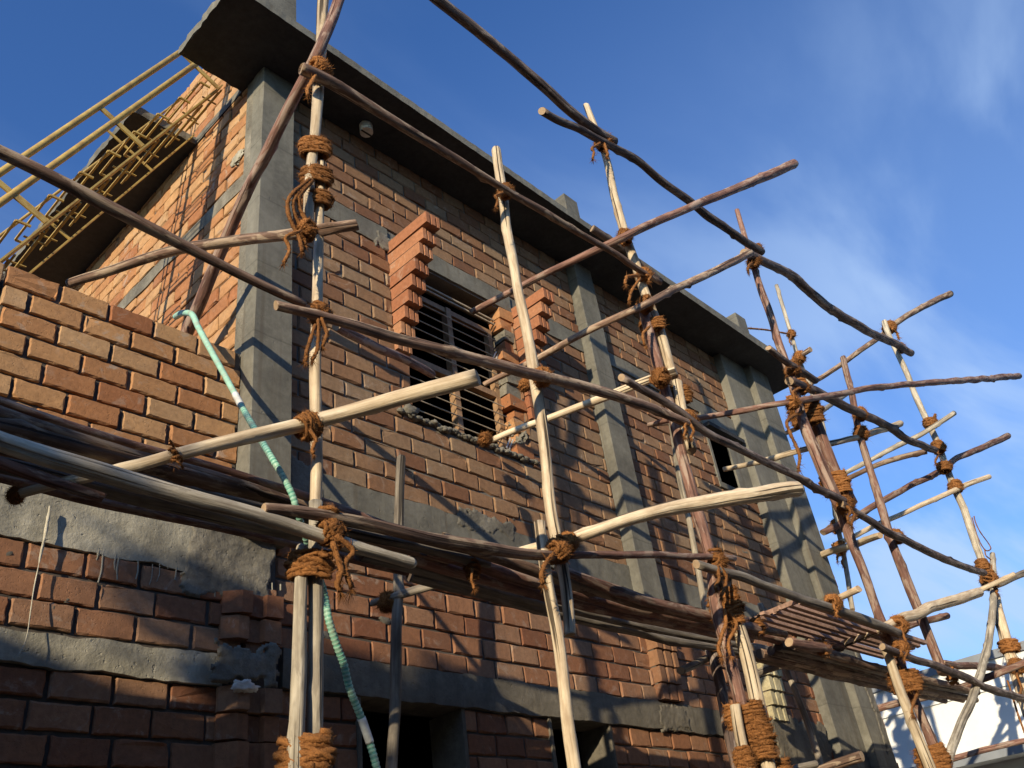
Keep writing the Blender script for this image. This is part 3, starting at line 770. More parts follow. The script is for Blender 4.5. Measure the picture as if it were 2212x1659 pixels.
pole('straight reddish upright pole with pale split tip against the sky', 'red', [(1821, 774), (1835, 828), (1845, 882), (1852, 916), (1862, 953), (1872, 991), (1881, 1020), (1891, 1055), (1905, 1098), (1917, 1147), (1930, 1182), (1946, 1225), (1966, 1274), (1985, 1325), (1997, 1348), (2012, 1391), (2028, 1430), (2036, 1455)], [13, 15, 18, 21, 22], YS, group=G1)
pole('pale grey bent upright pole, outermost standard against the sky', 'lichen', [(1910, 694), (1922, 730), (1939, 764), (1960, 808), (1973, 845), (1994, 892), (2014, 930), (2031, 970), (2049, 1024), (2063, 1059), (2085, 1102), (2096, 1145), (2112, 1186), (2124, 1221), (2134, 1265)], [11, 12, 14, 16, 16], YS, group=G1)
pole('curved pale pole bowing down leftwards in front of the white building', 'lichen', [(2144, 1197), (2147, 1240), (2146, 1290), (2143, 1334), (2132, 1402), (2112, 1473), (2095, 1520), (2068, 1581), (2050, 1636), (2046, 1670)], [11, 15, 17, 18, 20], YS-.05, group=G1)
pole('pale bound upright pole at the right edge in front of the white building', 'pale', [(2152, 1290), (2160, 1330), (2172, 1380), (2186, 1425), (2200, 1470), (2222, 1545)], [18, 24, 26, 26], YS+.02, group=G1)
pole('thin pale speckled upright pole behind the scaffold, past the roof slab\'s end', 'lichen', [(1677, 616), (1689, 655), (1706, 713), (1719, 757), (1736, 801), (1752, 845), (1765, 880), (1776, 910), (1790, 1000), (1805, 1114), (1814, 1157), (1825, 1206), (1831, 1254), (1841, 1318)], [8, 9, 10, 10, 11], 3.45, group=G1)
pole('rough weathered upright pole close to the wall beneath the grilled window', 'grey', [(867, 990), (865, 1050), (863, 1097), (861, 1209), (864, 1249), (859, 1327), (858, 1402), (855, 1469), (850, 1571), (845, 1659), (841, 1760)], [20, 23, 24, 25, 28], 3.30, group=G1)
pole('thin grey prop leaning below the plank deck, right of the stout wrapped pole', 'grey', [(1642, 1304), (1655, 1335), (1672, 1378), (1706, 1463), (1740, 1548), (1774, 1653), (1800, 1740)], [12, 14, 15], 3.2, group=G1)
# --- ledgers
pole('dark crooked ledger crossing the open sky at upper middle', 'dark', [(905, -35), (944, 0), (1005, 44), (1073, 102), (1131, 149), (1175, 190), (1222, 234), (1263, 267), (1307, 296), (1325, 306)], [25, 24, 23, 22, 20], YL_-.01, group=G2)
pole('dark knotty ledger with a sawn left end, lapped under the sky ledger', 'dark', [(1171, 240), (1225, 267), (1276, 291), (1303, 308), (1330, 322), (1378, 345), (1415, 383), (1445, 403), (1478, 427), (1489, 435), (1513, 456), (1554, 483), (1598, 515), (1645, 545)], [18, 17, 17, 18, 17], YL_, group=G2)
pole('long sagging dark ledger against the sky, furthest right at the top', 'dark', [(1606, 545), (1618, 551), (1652, 567), (1706, 593), (1760, 639), (1808, 676), (1875, 716), (1926, 740), (1967, 763)], [18, 20, 19, 15], YL_, group=G2)
pole('long brown ledger running under the roof slab from the leftmost standard', 'brown', [(655, 150), (690, 165), (735, 186), (802, 230), (870, 272), (944, 320), (1026, 369), (1076, 403), (1141, 437), (1208, 477), (1276, 518), (1344, 555), (1361, 571), (1425, 609)], [29, 22, 17, 15, 12], YL_, group=G2)
pole('short dark ledger stub with a sawn end beside the roof edge', 'dark', [(1280, 494), (1310, 515), (1344, 538), (1371, 559), (1402, 588), (1428, 607)], [17, 16, 12], YL_+.17, group=G2)
pole('short dark ledger end at the right corner of the roof slab', 'dark', [(1660, 752), (1697, 781), (1726, 798), (1762, 822)], [14, 15, 15], YL_, group=G2)
pole('long thick dark ledger sweeping in from the left edge in front of the corner column', 'brown', [(-60, 297), (0, 325), (68, 359), (135, 396), (203, 437), (271, 467), (339, 501), (406, 531), (474, 575), (542, 609), (609, 637), (656, 656)], [30, 29, 27, 22, 18], YL_, group=G2)
pole('long brown ledger with a pale sawn end crossing in front of the grilled window', 'brown', [(597, 660), (660, 673), (735, 695), (802, 710), (870, 734), (938, 754), (1022, 775), (1090, 792), (1148, 809), (1208, 822), (1276, 839), (1344, 859), (1412, 883), (1482, 914)], [22, 24, 26, 24, 20], YL_, group=G2)
pole('dark ledger with a round sawn end right of the mid column', 'dark', [(1344, 815), (1382, 837), (1417, 856), (1468, 887), (1512, 930), (1546, 945), (1581, 962), (1615, 979), (1650, 995), (1684, 1010), (1718, 1029), (1761, 1053), (1825, 1084)], [18, 18, 17, 17, 18], YL_, group=G2)
pole('dark straight ledger sloping to the outermost standard against the sky', 'dark', [(1818, 1088), (1844, 1104), (1887, 1129), (1926, 1155), (1952, 1165), (1995, 1188), (2053, 1213), (2112, 1233), (2124, 1238)], [15, 17, 17, 15], YL_, group=G2)
pole('dark ledger with a sawn left end under the roof slab\'s right corner', 'dark', [(1705, 823), (1740, 835), (1774, 852), (1807, 869), (1858, 892), (1909, 916), (1960, 950), (2017, 971)], [19, 19, 18, 15], YL_, group=G2)
pole('smooth grey ledger carrying the plank deck at lower right', 'grey', [(1505, 1219), (1554, 1233), (1604, 1246), (1672, 1273), (1740, 1297), (1807, 1317), (1875, 1341), (1940, 1368)], [20, 20, 20, 20], YL_, group=G2)
pole('thin reddish ledger to the right of the big pale cross pole\'s knot', 'red', [(1225, 1200), (1259, 1199), (1327, 1199), (1412, 1199), (1478, 1202), (1537, 1202), (1586, 1207)], [17, 16, 15, 14], YL_+.03, group=G2)
pole('thick reddish brown ledger bound at the big rope knot, below the window', 'brown', [(571, 1098), (600, 1097), (639, 1103), (690, 1114), (751, 1124), (828, 1138), (864, 1153), (942, 1165), (1020, 1177), (1098, 1193), (1184, 1199), (1192, 1200)], [25, 28, 29, 27, 22], YL_-.03, group=G2)
pole('thick pale grey ledger across the lower left in front of the concrete beam', 'lichen', [(-80, 925), (0, 953), (102, 988), (203, 1018), (305, 1045), (406, 1073), (508, 1100), (553, 1114), (605, 1130), (656, 1147), (700, 1160), (759, 1176), (811, 1195), (888, 1216)], [44, 43, 38, 30, 25], YL_-.02, group=G2)
pole('dark ledger below the striped plank deck, in front of the white building', 'dark', [(1906, 1398), (1925, 1405), (1977, 1424), (2044, 1446), (2095, 1467), (2125, 1483), (2220, 1512)], [16, 17, 17, 16], YL_, group=G2)
pole('dark bark pole slanting behind the window ledger, with a broken right end', 'red', [(728, 706, 2.53), (780, 735), (836, 759), (887, 783), (932, 809, 3.2)], [20, 20, 17], group=G3)
# --- cross poles
pole('reddish brown diagonal brace leaning across the corner column from the roof to behind the parapet', 'red', [(748, -40, 2.40), (733, 0, 2.41), (708, 61, 2.42), (687, 115, 2.43), (660, 165), (626, 232), (592, 298), (555, 369), (521, 440), (488, 515), (474, 565), (443, 622), (419, 685), (392, 745, 4.1)], [24, 24, 25, 26, 26], group=G3)
pole('pale brown cross pole reaching from the leftmost standard back over the parapet', 'brown', [(769, 486, 2.35), (735, 488), (687, 497, 2.46), (609, 508), (508, 521), (423, 531), (359, 545), (271, 575), (203, 594), (150, 612, 4.1)], [24, 25, 25, 22, 20], group=G3)
pole('long reddish cross pole thrust out into the sky from the window opening', 'red', [(1018, 674, 3.6), (1056, 656), (1100, 632), (1141, 612), (1175, 588), (1225, 570), (1283, 544), (1334, 519, 2.42), (1361, 504), (1412, 481), (1478, 454), (1565, 418), (1640, 388), (1713, 354, 1.75)], [13, 15, 17, 19, 21], group=G3)
pole('long brown cross pole ending at the sky ledger, right of the window', 'brown', [(1047, 830, 3.62), (1073, 815), (1104, 802), (1158, 778), (1208, 748), (1276, 710), (1327, 690), (1368, 670, 2.47), (1398, 656, 2.42), (1445, 629), (1478, 615), (1537, 588), (1620, 547, 2.2)], [13, 14, 16, 17, 17], group=G3)
pole('pale cross pole resting in the lower corner of the grilled window', 'pale', [(1058, 953, 3.6), (1107, 927), (1148, 917), (1208, 896), (1290, 864), (1344, 842), (1395, 822), (1459, 801, 2.42)], [13, 15, 18, 19], group=G3)
pole('straight pale cross pole running from the small opening out past two standards', 'pale', [(1564, 1014, 3.55), (1605, 1005), (1641, 998), (1663, 991), (1729, 974), (1749, 968), (1790, 958, 2.58), (1851, 945), (1875, 938), (1943, 915, 2.42)], [11, 12, 13, 15], group=G3)
pole('near thick pale cross pole in front of the corner column, with a sawn right end', 'pale', [(38, 1068, 2.90), (85, 1052), (125, 1042), (190, 1033), (257, 1018, 2.60), (339, 994, 2.53), (423, 974), (508, 951), (576, 934), (630, 921), (687, 906, 2.42), (743, 893), (802, 876), (870, 857), (938, 837), (1026, 814, 1.95)], [23, 26, 29, 31, 34, 37], group=G3)
pole('massive pale cross pole at right centre with a weathered sawn end', 'pale', [(1036, 1230, 3.0), (1069, 1211), (1118, 1195), (1160, 1183), (1196, 1175, 2.42), (1239, 1165), (1294, 1146), (1350, 1122), (1420, 1104), (1512, 1087), (1615, 1070), (1675, 1063), (1720, 1057, 1.8)], [24, 25, 27, 31, 34, 36], group=G3)
pole('dark weathered cross pole under the left deck, tied to the inner pole', 'grey', [(803, 1304, 3.42), (850, 1290), (893, 1276), (945, 1262), (1005, 1245, 2.95)], [15, 20, 22], group=G3)
pole('long dull red cross pole thrust far out into the sky below the roof corner', 'red', [(1405, 917, 3.4), (1440, 915), (1506, 904), (1604, 886), (1706, 869, 2.44), (1753, 862), (1835, 847), (1909, 835), (2028, 826), (2120, 819), (2201, 812, 1.75)], [12, 13, 14, 14, 14, 14], group=G3)
pole('thin grey pole slanting behind two standards up to the sky at far right', 'grey', [(1686, 941, 3.9), (1733, 920), (1763, 900, 3.55), (1757+30, 815+65), (1830, 850)], [9, 10, 10], group=G3)
pole('brown cross pole at the scaffold\'s far end, its tip highest at the right', 'brown', [(1752, 828, 3.5), (1814, 791), (1835, 774), (1902, 727), (1926, 706), (1970, 676), (2051, 635, 2.0)], [10, 11, 12, 13, 14], group=G3)
pole('thin grey cross pole at the far end, below the long dull red one', 'lichen', [(1790, 1037, 3.5), (1818, 1026), (1866, 1002), (1950, 958), (2007, 930), (2061, 892, 2.2)], [9, 10, 11, 11], group=G3)
pole('brown half-dark cross pole just under the thin grey one at the far end', 'brown', [(1790, 1050, 3.5), (1815, 1040), (1870, 1017), (1919, 994), (2001, 975, 2.5)], [10, 11, 12], group=G3)
pole('reddish cross pole slanting to the far right sky, with a split tip', 'red', [(1778, 1150, 3.52), (1815, 1135), (1839, 1122), (1864, 1106), (1889, 1092), (1940, 1063), (1991, 1038), (2028, 1020), (2065, 991), (2120, 968), (2177, 942, 2.1)], [14, 14, 13, 13, 14], group=G3)
pole('pale cross pole below the reddish slanting one, its tip short of the picture edge', 'pale', [(1800, 1180, 3.5), (1823, 1170), (1848, 1159), (1889, 1135), (1921, 1122), (1985, 1094), (2053, 1063), (2083, 1050), (2137, 1030, 2.2)], [10, 11, 11, 11], group=G3)
pole('short pale cross pole tied to the thin rear upright right of the end column', 'pale', [(1765, 1202, 3.6), (1803, 1187), (1831, 1182), (1858, 1170), (1901, 1157, 2.7)], [15, 15, 14], group=G3)
pole('short brown cross pole tied high on the thin rear upright', 'brown', [(1690, 795, 3.7), (1716, 778), (1733, 766), (1751, 754, 3.2)], [11, 12, 12], group=G3)
pole('pale cross pole striped with shadow under the upper plank deck', 'pale', [(1686, 1358, 2.98), (1730, 1332), (1765, 1314), (1804, 1297, 2.48), (1855, 1272, 2.25)], [14, 14, 15], group=G3)
pole('pale bent cross pole striped with shadow, running out to the outermost standard', 'pale', [(1774, 1410, 2.95), (1813, 1395), (1862, 1376), (1897, 1364, 2.5), (1936, 1342), (1975, 1329), (2014, 1310), (2073, 1293), (2113, 1280, 2.3)], [14, 16, 22, 24, 21], group=G3)
pole('thin pale cross pole with a split tip at the outermost standard', 'pale', [(2020, 1316, 2.9), (2070, 1296), (2128, 1270), (2190, 1241, 2.2)], [10, 11, 11], group=G3)
pole('grey cross pole running off the right edge at the outermost standard', 'grey', [(2135, 1270, 2.6), (2157, 1262), (2212, 1238), (2260, 1215, 2.2)], [13, 14, 15], group=G3)
pole('short reddish pole behind the bent striped cross pole', 'red', [(1915, 1375, 2.7), (1960, 1352), (2001, 1341), (2046, 1330, 2.5)], [14, 14, 14], group=G3)
pole('reddish pole low across the white building, upper one of two', 'red', [(1885, 1533, 3.6), (1943, 1517), (1994, 1508), (2061, 1490), (2115, 1470), (2220, 1430, 2.3)], [15, 15, 14, 15], group=G3)
pole('reddish pole low across the white building, lower one near the corner', 'red', [(2030, 1649, 2.9), (2055, 1641), (2129, 1619), (2230, 1597, 2.4)], [12, 12, 12], group=G3)
pole('stub of grey pole with a sawn left end near the quoin under the middle deck', 'grey', [(1470, 1448, 2.9), (1495, 1440), (1525, 1424, 3.1)], [17, 17, 16], group=G3)
pole('thick pale grey block end jutting under the middle deck', 'grey', [(1618, 1404, 3.1), (1650, 1408), (1705, 1422, 3.15)], [28, 28, 26], group=G3)
pole('grey cross pole beneath the right deck beside the yellow quoin', 'grey', [(1630, 1456, 3.35), (1679, 1440), (1730, 1424), (1762, 1411), (1800, 1397, 2.75)], [15, 16, 17], group=G3)
pole('pole end poking up from the bottom edge, round end facing right', 'brown', [(1700, 1695, 3.0), (1780, 1660), (1862, 1633, 2.5)], [20, 22, 24], group=G3)
pole('rounded pole end at the bottom edge left of the larger one', 'grey', [(1660, 1680, 2.9), (1706, 1660), (1762, 1650, 2.7)], [14, 15, 15], group=G3)
pole('small dark stub of pole tied at the reddish standard under the brown window ledger', 'red', [(1402, 918, 2.9), (1430, 911), (1470, 905, 2.55)], [11, 12, 12], group=G3)
# --- working deck of close-laid round poles
rr = random.Random(99)
GD = 'close laid deck poles'
for sec, (xa, xb, zz, lab, zslope) in enumerate(((-.6, 3.0, 1.585, 'dark round pole in the close packed deck left of the window pole', 0), (2.5, 5.75, 1.575, 'dark round pole in the close packed deck left of the stout wrapped pole', 0), (5.78, 9.6, 1.535, 'dark round pole in the close packed deck before the end column', 0))):
    ys = [2.66+.086*i+rr.uniform(-.008, .008) for i in range(5)]
    for i, y in enumerate(ys):
        a = xa+rr.uniform(-.25, .25)*(.2 if sec == 2 else 1); b = xb+rr.uniform(-.25, .25); r0 = rr.uniform(.026, .036); dz_ = rr.uniform(-.014, .014); sg = rr.uniform(.6, 1.7)
        n = 6; P = []
        for k in range(n+1):
            t = k/n; P.append(Vector((a+(b-a)*t, y+rr.uniform(-.006, .006)+.012*math.sin(t*3+i), zz+dz_+rr.uniform(-.005, .005)-.034*sg*math.sin(math.pi*t)*(1 if sec == 1 else .3))))
        o = world_pole(P, [r0*(1.05-.25*k/n) for k in range(n+1)], rr.choice(['deck', 'deckg', 'deckr', 'deck']), lab, ['close laid poles of the left deck', 'close laid poles of the middle deck', 'close laid poles of the lower right deck'][sec])
pole('long reddish bark pole along the outer edge of the left deck', 'red', [(-60, 842), (0, 868), (102, 903), (203, 937), (330, 973), (457, 1005), (576, 1045), (640, 1066), (700, 1087), (742, 1102), (828, 1133), (900, 1160)], [18, 17, 16, 18, 16], 2.585, 2.60, group=G2)
pole('thick brown pole next to the outer edge of the left deck', 'deck', [(-60, 868), (0, 892), (102, 925), (203, 957), (300, 984), (423, 1020), (560, 1065), (700, 1117)], [34, 34, 30, 26], 2.66, 2.66, group=G2)
pole('stained red bark pole low in the left deck at the picture edge', 'red', [(-60, 975), (0, 1007), (60, 1027), (150, 1055), (220, 1075)], [26, 26, 22], 2.72, group=G2)
pole('red bark pole along the outer edge of the middle deck', 'red', [(1205, 1228), (1236, 1243), (1310, 1267), (1378, 1293), (1478, 1320), (1537, 1335), (1634, 1358)], [20, 24, 24, 24], 2.60, group=G2)
pole('first red pole end with a pale sawn face at the start of the right deck', 'red', [(1706, 1388), (1740, 1393), (1790, 1402)], [21, 21, 20], 2.60, group=G2)
pole('second red pole end with a pale sawn face at the start of the right deck', 'red', [(1746, 1388), (1775, 1390), (1815, 1398)], [19, 20, 20], 2.68, group=G2)
pole('red bark pole along the outer edge of the right deck, meeting the outermost standard', 'red', [(2036, 1432), (2082, 1438), (2130, 1440), (2175, 1446), (2230, 1425)], [14, 16, 16, 18], 2.60, group=G2)
# --- sawn planks of the upper deck
for i in range(7):
    y = 2.45+i*.066; z = 1.735
    mb = MB(); a = 5.62+rr.uniform(-.02, .03); b = 7.82+rr.uniform(-.05, .05)
    n = 8
    for k in range(n):
        x0 = a+(b-a)*k/n; x1 = a+(b-a)*(k+1)/n
    mb.box(a, b, y, y+.034+rr.uniform(-.004, .004), z-.012+rr.uniform(-.004, .004), z+.012, 0, .004)
    o = mb.build('deck_plank', ['plank'], None, None, (a, y, z))
    tag(o, 'narrow sawn plank of the gapped upper deck at lower right', 'plank', 'planks of the upper deck')
mb = MB(); A = atY(1640, 1332, 2.83); B = atY(1722, 1298, 2.44); mb.bar(A, B, .022, .03, 0, (0, 0, 1))
tag(mb.build('deck_batten', ['plank'], None, None, tuple(A)), 'reddish batten closing the left end of the gapped plank deck', 'batten')

# ================================================================== ROPE LASHINGS
def rope_tube(mb, pts, r, fuzz, rr, fr=1.0):
    P, W = catmull([Vector(p) for p in pts], [r]*len(pts), r*1.3)
    n = 9
    rings = tube_rings(P, [q*(1+.22*noise.noise(Vector((i*.35, r*1e4, NL[0])))) for i, q in enumerate(W)], n, 3, .26, 1/(r*1.7))
    vs = [v for g in rings for v in g]
    fs = [(i*n+k, i*n+(k+1) % n, (i+1)*n+(k+1) % n, (i+1)*n+k) for i in range(len(rings)-1) for k in range(n)]
    fs += [tuple(range(n-1, -1, -1)), tuple((len(rings)-1)*n+k for k in range(n))]
    mb.add(vs, fs)
    for i in range(int(len(P)*fuzz)):
        p = P[rr.randrange(len(P))]
        d = Vector((rr.gauss(0, 1), rr.gauss(0, 1), rr.gauss(0, 1)-.25)).normalized()
        fibre(mb, p+d*r*.8, d, r*rr.uniform(1.0, 3.6)*fr, r*.15*fr, rr)
def fibre(mb, p, d, l, w, rr):
    c = Vector((rr.gauss(0, 1), rr.gauss(0, 1), rr.gauss(0, 1)))*.35
    s = d.cross(Vector((.3, .5, .8))).normalized()*w; s2 = d.cross(s).normalized()*w
    m = p+d*l*.55+c*l*.3; e = p+d*l+c*l*.75
    b = [p+s, p-s*.5+s2, p-s*.5-s2, m+s*.7, m-s*.35+s2*.7, m-s*.35-s2*.7, e]
    mb.add(b, [(0, 1, 4, 3), (1, 2, 5, 4), (2, 0, 3, 5), (3, 4, 6), (4, 5, 6), (5, 3, 6)])
NL = [0]
def lash(label, x, y, Y, kind='X', w=34, h=30, rp=4.2, n=None, tails=(), fuzz=1.3, tilt=0, up=None, aspect=.62):
    """coir lashing at a joint. kind 'wrap': coils up a standard; 'X'/'Y'/'D': crossing turns round a standard and a ledger along X or a cross pole along Y"""
    NL[0] += 1; rr = random.Random(500+NL[0]); mb = MB()
    c = atY(x, y, Y); px = depth(c)/F; r = rp*1.06/2*px; W = w*1.10/2*px; H = h*1.10/2*px; fuzz *= 1.7; FR = min(1.0, 6.5/rp)
    view = (-c).normalized()
    U = (atY(x+(up[0] if up else 0), y+(up[1] if up else -20), Y)-c).normalized() if up else Vector((0, 0, 1))
    n_ = view-U*view.dot(U); n_.normalize(); side = U.cross(n_).normalized()
    def coil(ax, e1, e2, A, B, L, turns, ph=0, jit=.24):
        pts = []; K = max(8, int(turns*16))
        for i in range(K+1):
            t = i/K; a = 2*math.pi*turns*t+ph
            jt = 1+jit*.5*noise.noise(Vector((a*.7, NL[0], 0)))
            pts.append(c+ax*(L*(t-.5)*2+r*1.1*noise.noise(Vector((a*.9, NL[0], 3))))+e1*math.cos(a)*A*jt+e2*math.sin(a)*B*jt)
        rope_tube(mb, pts, r, fuzz, rr, FR)
    if kind == 'wrap':
        t = n or max(2, h/(rp*1.0))
        coil(U, side, n_, W-r, max(W*aspect, r*2.2), H-r, t)
        for sg_ in (-1, 1):
            U2 = (U+side*.30*sg_).normalized(); s2_ = U2.cross(n_).normalized()
            coil(U2, s2_, n_, W*1.02, max(W*aspect, r*2.2)+r*.5, H*.45, max(1.5, t*.22), sg_*1.1, .4)
        if t > 6: coil(U, side, n_, W-r*.6, max(W*aspect, r*2.2)+r*.6, (H-r)*.7, max(2, t*.3), 2.0, .35)
    else:
        V = Vector((1, 0, -.0)) if kind == 'X' else Vector((0, -1, .1)).normalized()
        if kind == 'Y':
            q = Vector((0, -1, .15)); V = q.normalized()
        e = (U+V).normalized(); g = (U-V).normalized()
        m = e.cross(g).normalized()
        nt = n or 4
        coil(e, g, m, W*.98, W*.9, r*2.6, nt+1, 0, .3)
        coil(g, e, m, W*.98, W*.95, r*2.6, nt+1, 1.0, .3)
        coil(V, U, m, W*.62, W*.8, W*1.0, max(2, nt*.8), .5, .3)
        coil(U, V, m, W*.66, W*.8, H*.95, max(2, nt*.8), 2.5, .3)
        ax = Vector((rr.gauss(0, 1), rr.gauss(0, .4), rr.gauss(0, 1))).normalized(); e1 = ax.orthogonal().normalized()
        coil(ax, e1, ax.cross(e1), W*.9, W*.9, r*3, 2, 0, .5)
    for (tx, ty, l) in tails:
        s0 = atY(x+tx*.3, y+ty*.3, Y-.04); pts = [s0]
        for i in range(1, 6):
            t = i/5; pts.append(atY(x+tx+math.sin(t*5+NL[0])*l*.10, y+ty+l*t, Y-.05)+Vector((rr.uniform(-1, 1), rr.uniform(-1, 1), 0))*r*.5)
        rope_tube(mb, pts, r*rr.uniform(.95, 1.2), fuzz, rr)
        for i in range(34):
            d = Vector((rr.gauss(0, .35), rr.gauss(0, .35), -1)).normalized()
            fibre(mb, pts[-1]+d*r*.3, d, r*rr.uniform(2.5, 6), r*.16, rr)
    for i in range(40):
        d = Vector((rr.gauss(0, 1), rr.gauss(0, 1), rr.gauss(0, 1))).normalized()
        fibre(mb, c+Vector((d.x*W*.95, d.y*W*.75, d.z*H*.9)), d, r*rr.uniform(2, 5.5)*FR, r*.13*FR, rr)
    o = mb.build('rope_lashing', ['rope'], None, True, tuple(c))
    tag(o, label, 'rope', 'coir rope lashings'); return o
lash('shaggy coir knot binding the diagonal brace to the leftmost standard under the roof slab', 690, 152, 2.45, 'X', 40, 60, 7, 3, [(-22, 25, 30)])
lash('neat coir coil, upper of the stacked coils on the leftmost standard', 680, 322, YS, 'wrap', 60, 46, 7, None, [], 1.3, 0, None, .5)
lash('thick coir coil with long hanging ends, middle of the stacked coils on the leftmost standard', 683, 384, YS, 'wrap', 60, 46, 7, None, aspect=.5, tails=[(-45, 10, 150), (-36, 15, 130), (-27, 20, 100)])
lash('thick coir coil just above the pale brown cross pole on the leftmost standard', 684, 432, YS, 'wrap', 60, 42, 7, None, [], 1.3, 0, None, .5)
lash('coir knot tying the pale brown cross pole to the leftmost standard', 663, 498, 2.44, 'Y', 34, 40, 6.5, 4, [(-45, 0, 70)])
lash('coir knot with dangling ends tying the window ledger to the leftmost standard', 690, 678, 2.45, 'X', 38, 44, 7, 4, [(-8, 40, 60), (-30, 80, 24), (12, 30, 40)])
lash('fat round coir coil around the near pale cross pole at the leftmost standard', 664, 921, 2.41, 'wrap', 50, 52, 7, None, [(15, 20, 40)], 2.0, 0, (14, -4), .8)
lash('large loose orange coir knot at the crossing of the lower left ledgers', 712, 1150, 2.40, 'X', 48, 110, 10, 4, [(45, 20, 100), (22, 70, 55)], 2.2)
lash('orange coir coil binding the pair of pale grey poles at lower left', 670, 1222, YS-.02, 'wrap', 86, 62, 11, None, [], 2.0, 0, None, .42)
lash('dark thick coir coil round the pale grey pair at the bottom edge', 659, 1632, YS, 'wrap', 104, 92, 15, None, [], 2.0, 0, None, .45)
lash('coir knot tying the roof edge ledger to the pole before the window', 1092, 414, 2.45, 'X', 28, 30, 5, 4, [(-20, 5, 28)])
lash('coir knot tying the window ledger to the pole before the window', 1172, 815, 2.45, 'X', 34, 34, 6, 4)
lash('small coir knot on the wall side of the pole before the window', 1134, 832, 2.75, 'X', 20, 22, 5, 3)
lash('big dark coir knot binding the massive pale cross pole to the window pole', 1205, 1190, 2.40, 'X', 46, 46, 8, 5, [(-30, 20, 50)], 2.0)
lash('orange coir coil round the massive pale cross pole beside the big dark knot', 1226, 1172, 2.40, 'wrap', 36, 36, 7, None, [], 1.6, 0, (18, -6), .85)
lash('coir strap hanging round the left deck\'s cross pole below the reddish brown ledger', 1019, 1222, 2.75, 'wrap', 26, 62, 6, 5, [(2, 20, 30)], 1.6, 0, None, 1.2)
lash('coir knot joining the two sky ledgers to the pale standard', 1303, 306, 2.45, 'X', 32, 36, 5, 4, [(-22, 10, 26), (8, 15, 18)])
lash('dark coir knot tying the long reddish cross pole to the pale standard', 1350, 511, 2.46, 'Y', 26, 32, 5, 4)
lash('shaggy coir knot with two hanging ends at the right end of the roof edge ledger', 1392, 594, 2.45, 'X', 26, 30, 5, 3, [(-40, 0, 20), (-30, 25, 30), (12, 0, 12)])
lash('coir knot tying the long brown cross pole to the pale standard', 1394, 657, 2.46, 'Y', 30, 30, 5, 4)
lash('neat coir coil joining the reddish and pale lapped standards', 1409, 703, YS, 'wrap', 48, 28, 5, None, [(-18, 8, 35)], 1.3, 0, (-4, -14), .42)
lash('shaggy coir knot at the upper end of the pale window cross pole', 1427, 816, 2.46, 'Y', 34, 34, 5.5, 4)
lash('neat coir coil round the short pale stub with a hanging end', 1461, 857, YS, 'wrap', 58, 42, 5.5, None, [(22, 25, 40)], 1.3, 0, (-4, -14), .42)
lash('coir knot with hanging ends where the window ledger meets the reddish standard', 1486, 906, 2.45, 'X', 30, 36, 5.5, 4, [(8, 10, 30), (-8, 12, 24)])
lash('coir knot at the head of the stout wrapped pole', 1550, 1213, 2.44, 'X', 32, 50, 6, 4, [(0, 20, 40), (14, 20, 55)])
lash('wide bushy coir coil around the stout pole at deck height', 1568, 1310, YS, 'wrap', 58, 78, 6.5, None, [(-8, 20, 90), (14, 20, 85)], 2.6, 0, (-4, -14), .42)
lash('tall bushy coir coil low on the stout pole near the bottom edge', 1635, 1578, YS-.03, 'wrap', 50, 112, 6.5, None, [], 2.6, 0, (-4, -14), .7)
lash('bushy coir coil on the dark shaded pole left of the tall one', 1588, 1548, YS+.05, 'wrap', 36, 52, 6, None, [], 2.4, 0, (-4, -14), .7)
lash('bushy coir coil at the bottom edge on the short pale piece', 1608, 1640, YS, 'wrap', 36, 48, 6.5, None, [], 2.2, 0, (-4, -14), .7)
lash('wide coir coil at the bottom edge below the tall bushy coil', 1672, 1665, YS, 'wrap', 62, 42, 6.5, None, [], 2.2, 0, (-4, -14), .6)
lash('small coir knot at the right end of the knotty sky ledger', 1635, 540, 2.45, 'X', 20, 22, 4, 4)
lash('coir knot at the left end of the long sagging sky ledger', 1628, 566, 2.44, 'X', 22, 26, 4.5, 4, [(-12, 5, 14)])
lash('coir knot at the roof slab\'s right corner', 1712, 797, 2.45, 'X', 24, 28, 4.5, 4, [(-14, -4, 16)])
lash('coir knot on the ledger under the roof slab\'s right corner', 1733, 836, 2.44, 'X', 24, 34, 4.5, 4, [(-18, 5, 18)])
lash('thick coir coil under the long dull red cross pole at the roof end standard', 1741, 892, YS, 'wrap', 62, 58, 5.5, None, [(-26, -10, 130)], 1.5, 0, (-5, -14), .40)
lash('coir coil round the long dull red cross pole in front of the roof end standard', 1712, 870, 2.44, 'X', 24, 26, 5, 4, [], 1.3)
lash('dense neat coir coil on the lapped pair right of the end column', 1804, 1045, YS, 'wrap', 54, 50, 5, None, [], 1.0, 0, (-5, -14), .42)
lash('yellowish frayed coir knot under the dense coil right of the end column', 1826, 1090, 2.44, 'X', 30, 34, 5, 4, [(8, 8, 26), (16, 14, 30)], 2.0)
lash('coir knot where the right ledger crosses the split-tipped standard', 1858, 895, 2.45, 'X', 24, 26, 4.5, 4)
lash('coir coil on the split-tipped standard at the straight pale cross pole', 1861, 936, 2.48, 'Y', 26, 30, 4.5, 4)
lash('neat coir coil at the top of the outermost standard', 1921, 707, 2.5, 'wrap', 24, 24, 4, None, [(18, 10, 12)], 1.0, 0, (-5, -14), .8)
lash('coir knot at the right end of the sagging sky ledger', 1944, 752, 2.46, 'X', 18, 20, 3.6, 4)
lash('coir coil on the outermost standard at the thin grey cross pole', 2010, 915, 2.48, 'wrap', 26, 22, 3.8, None, [(10, -22, 12)], 1.0, 0, (-5, -14), .8)
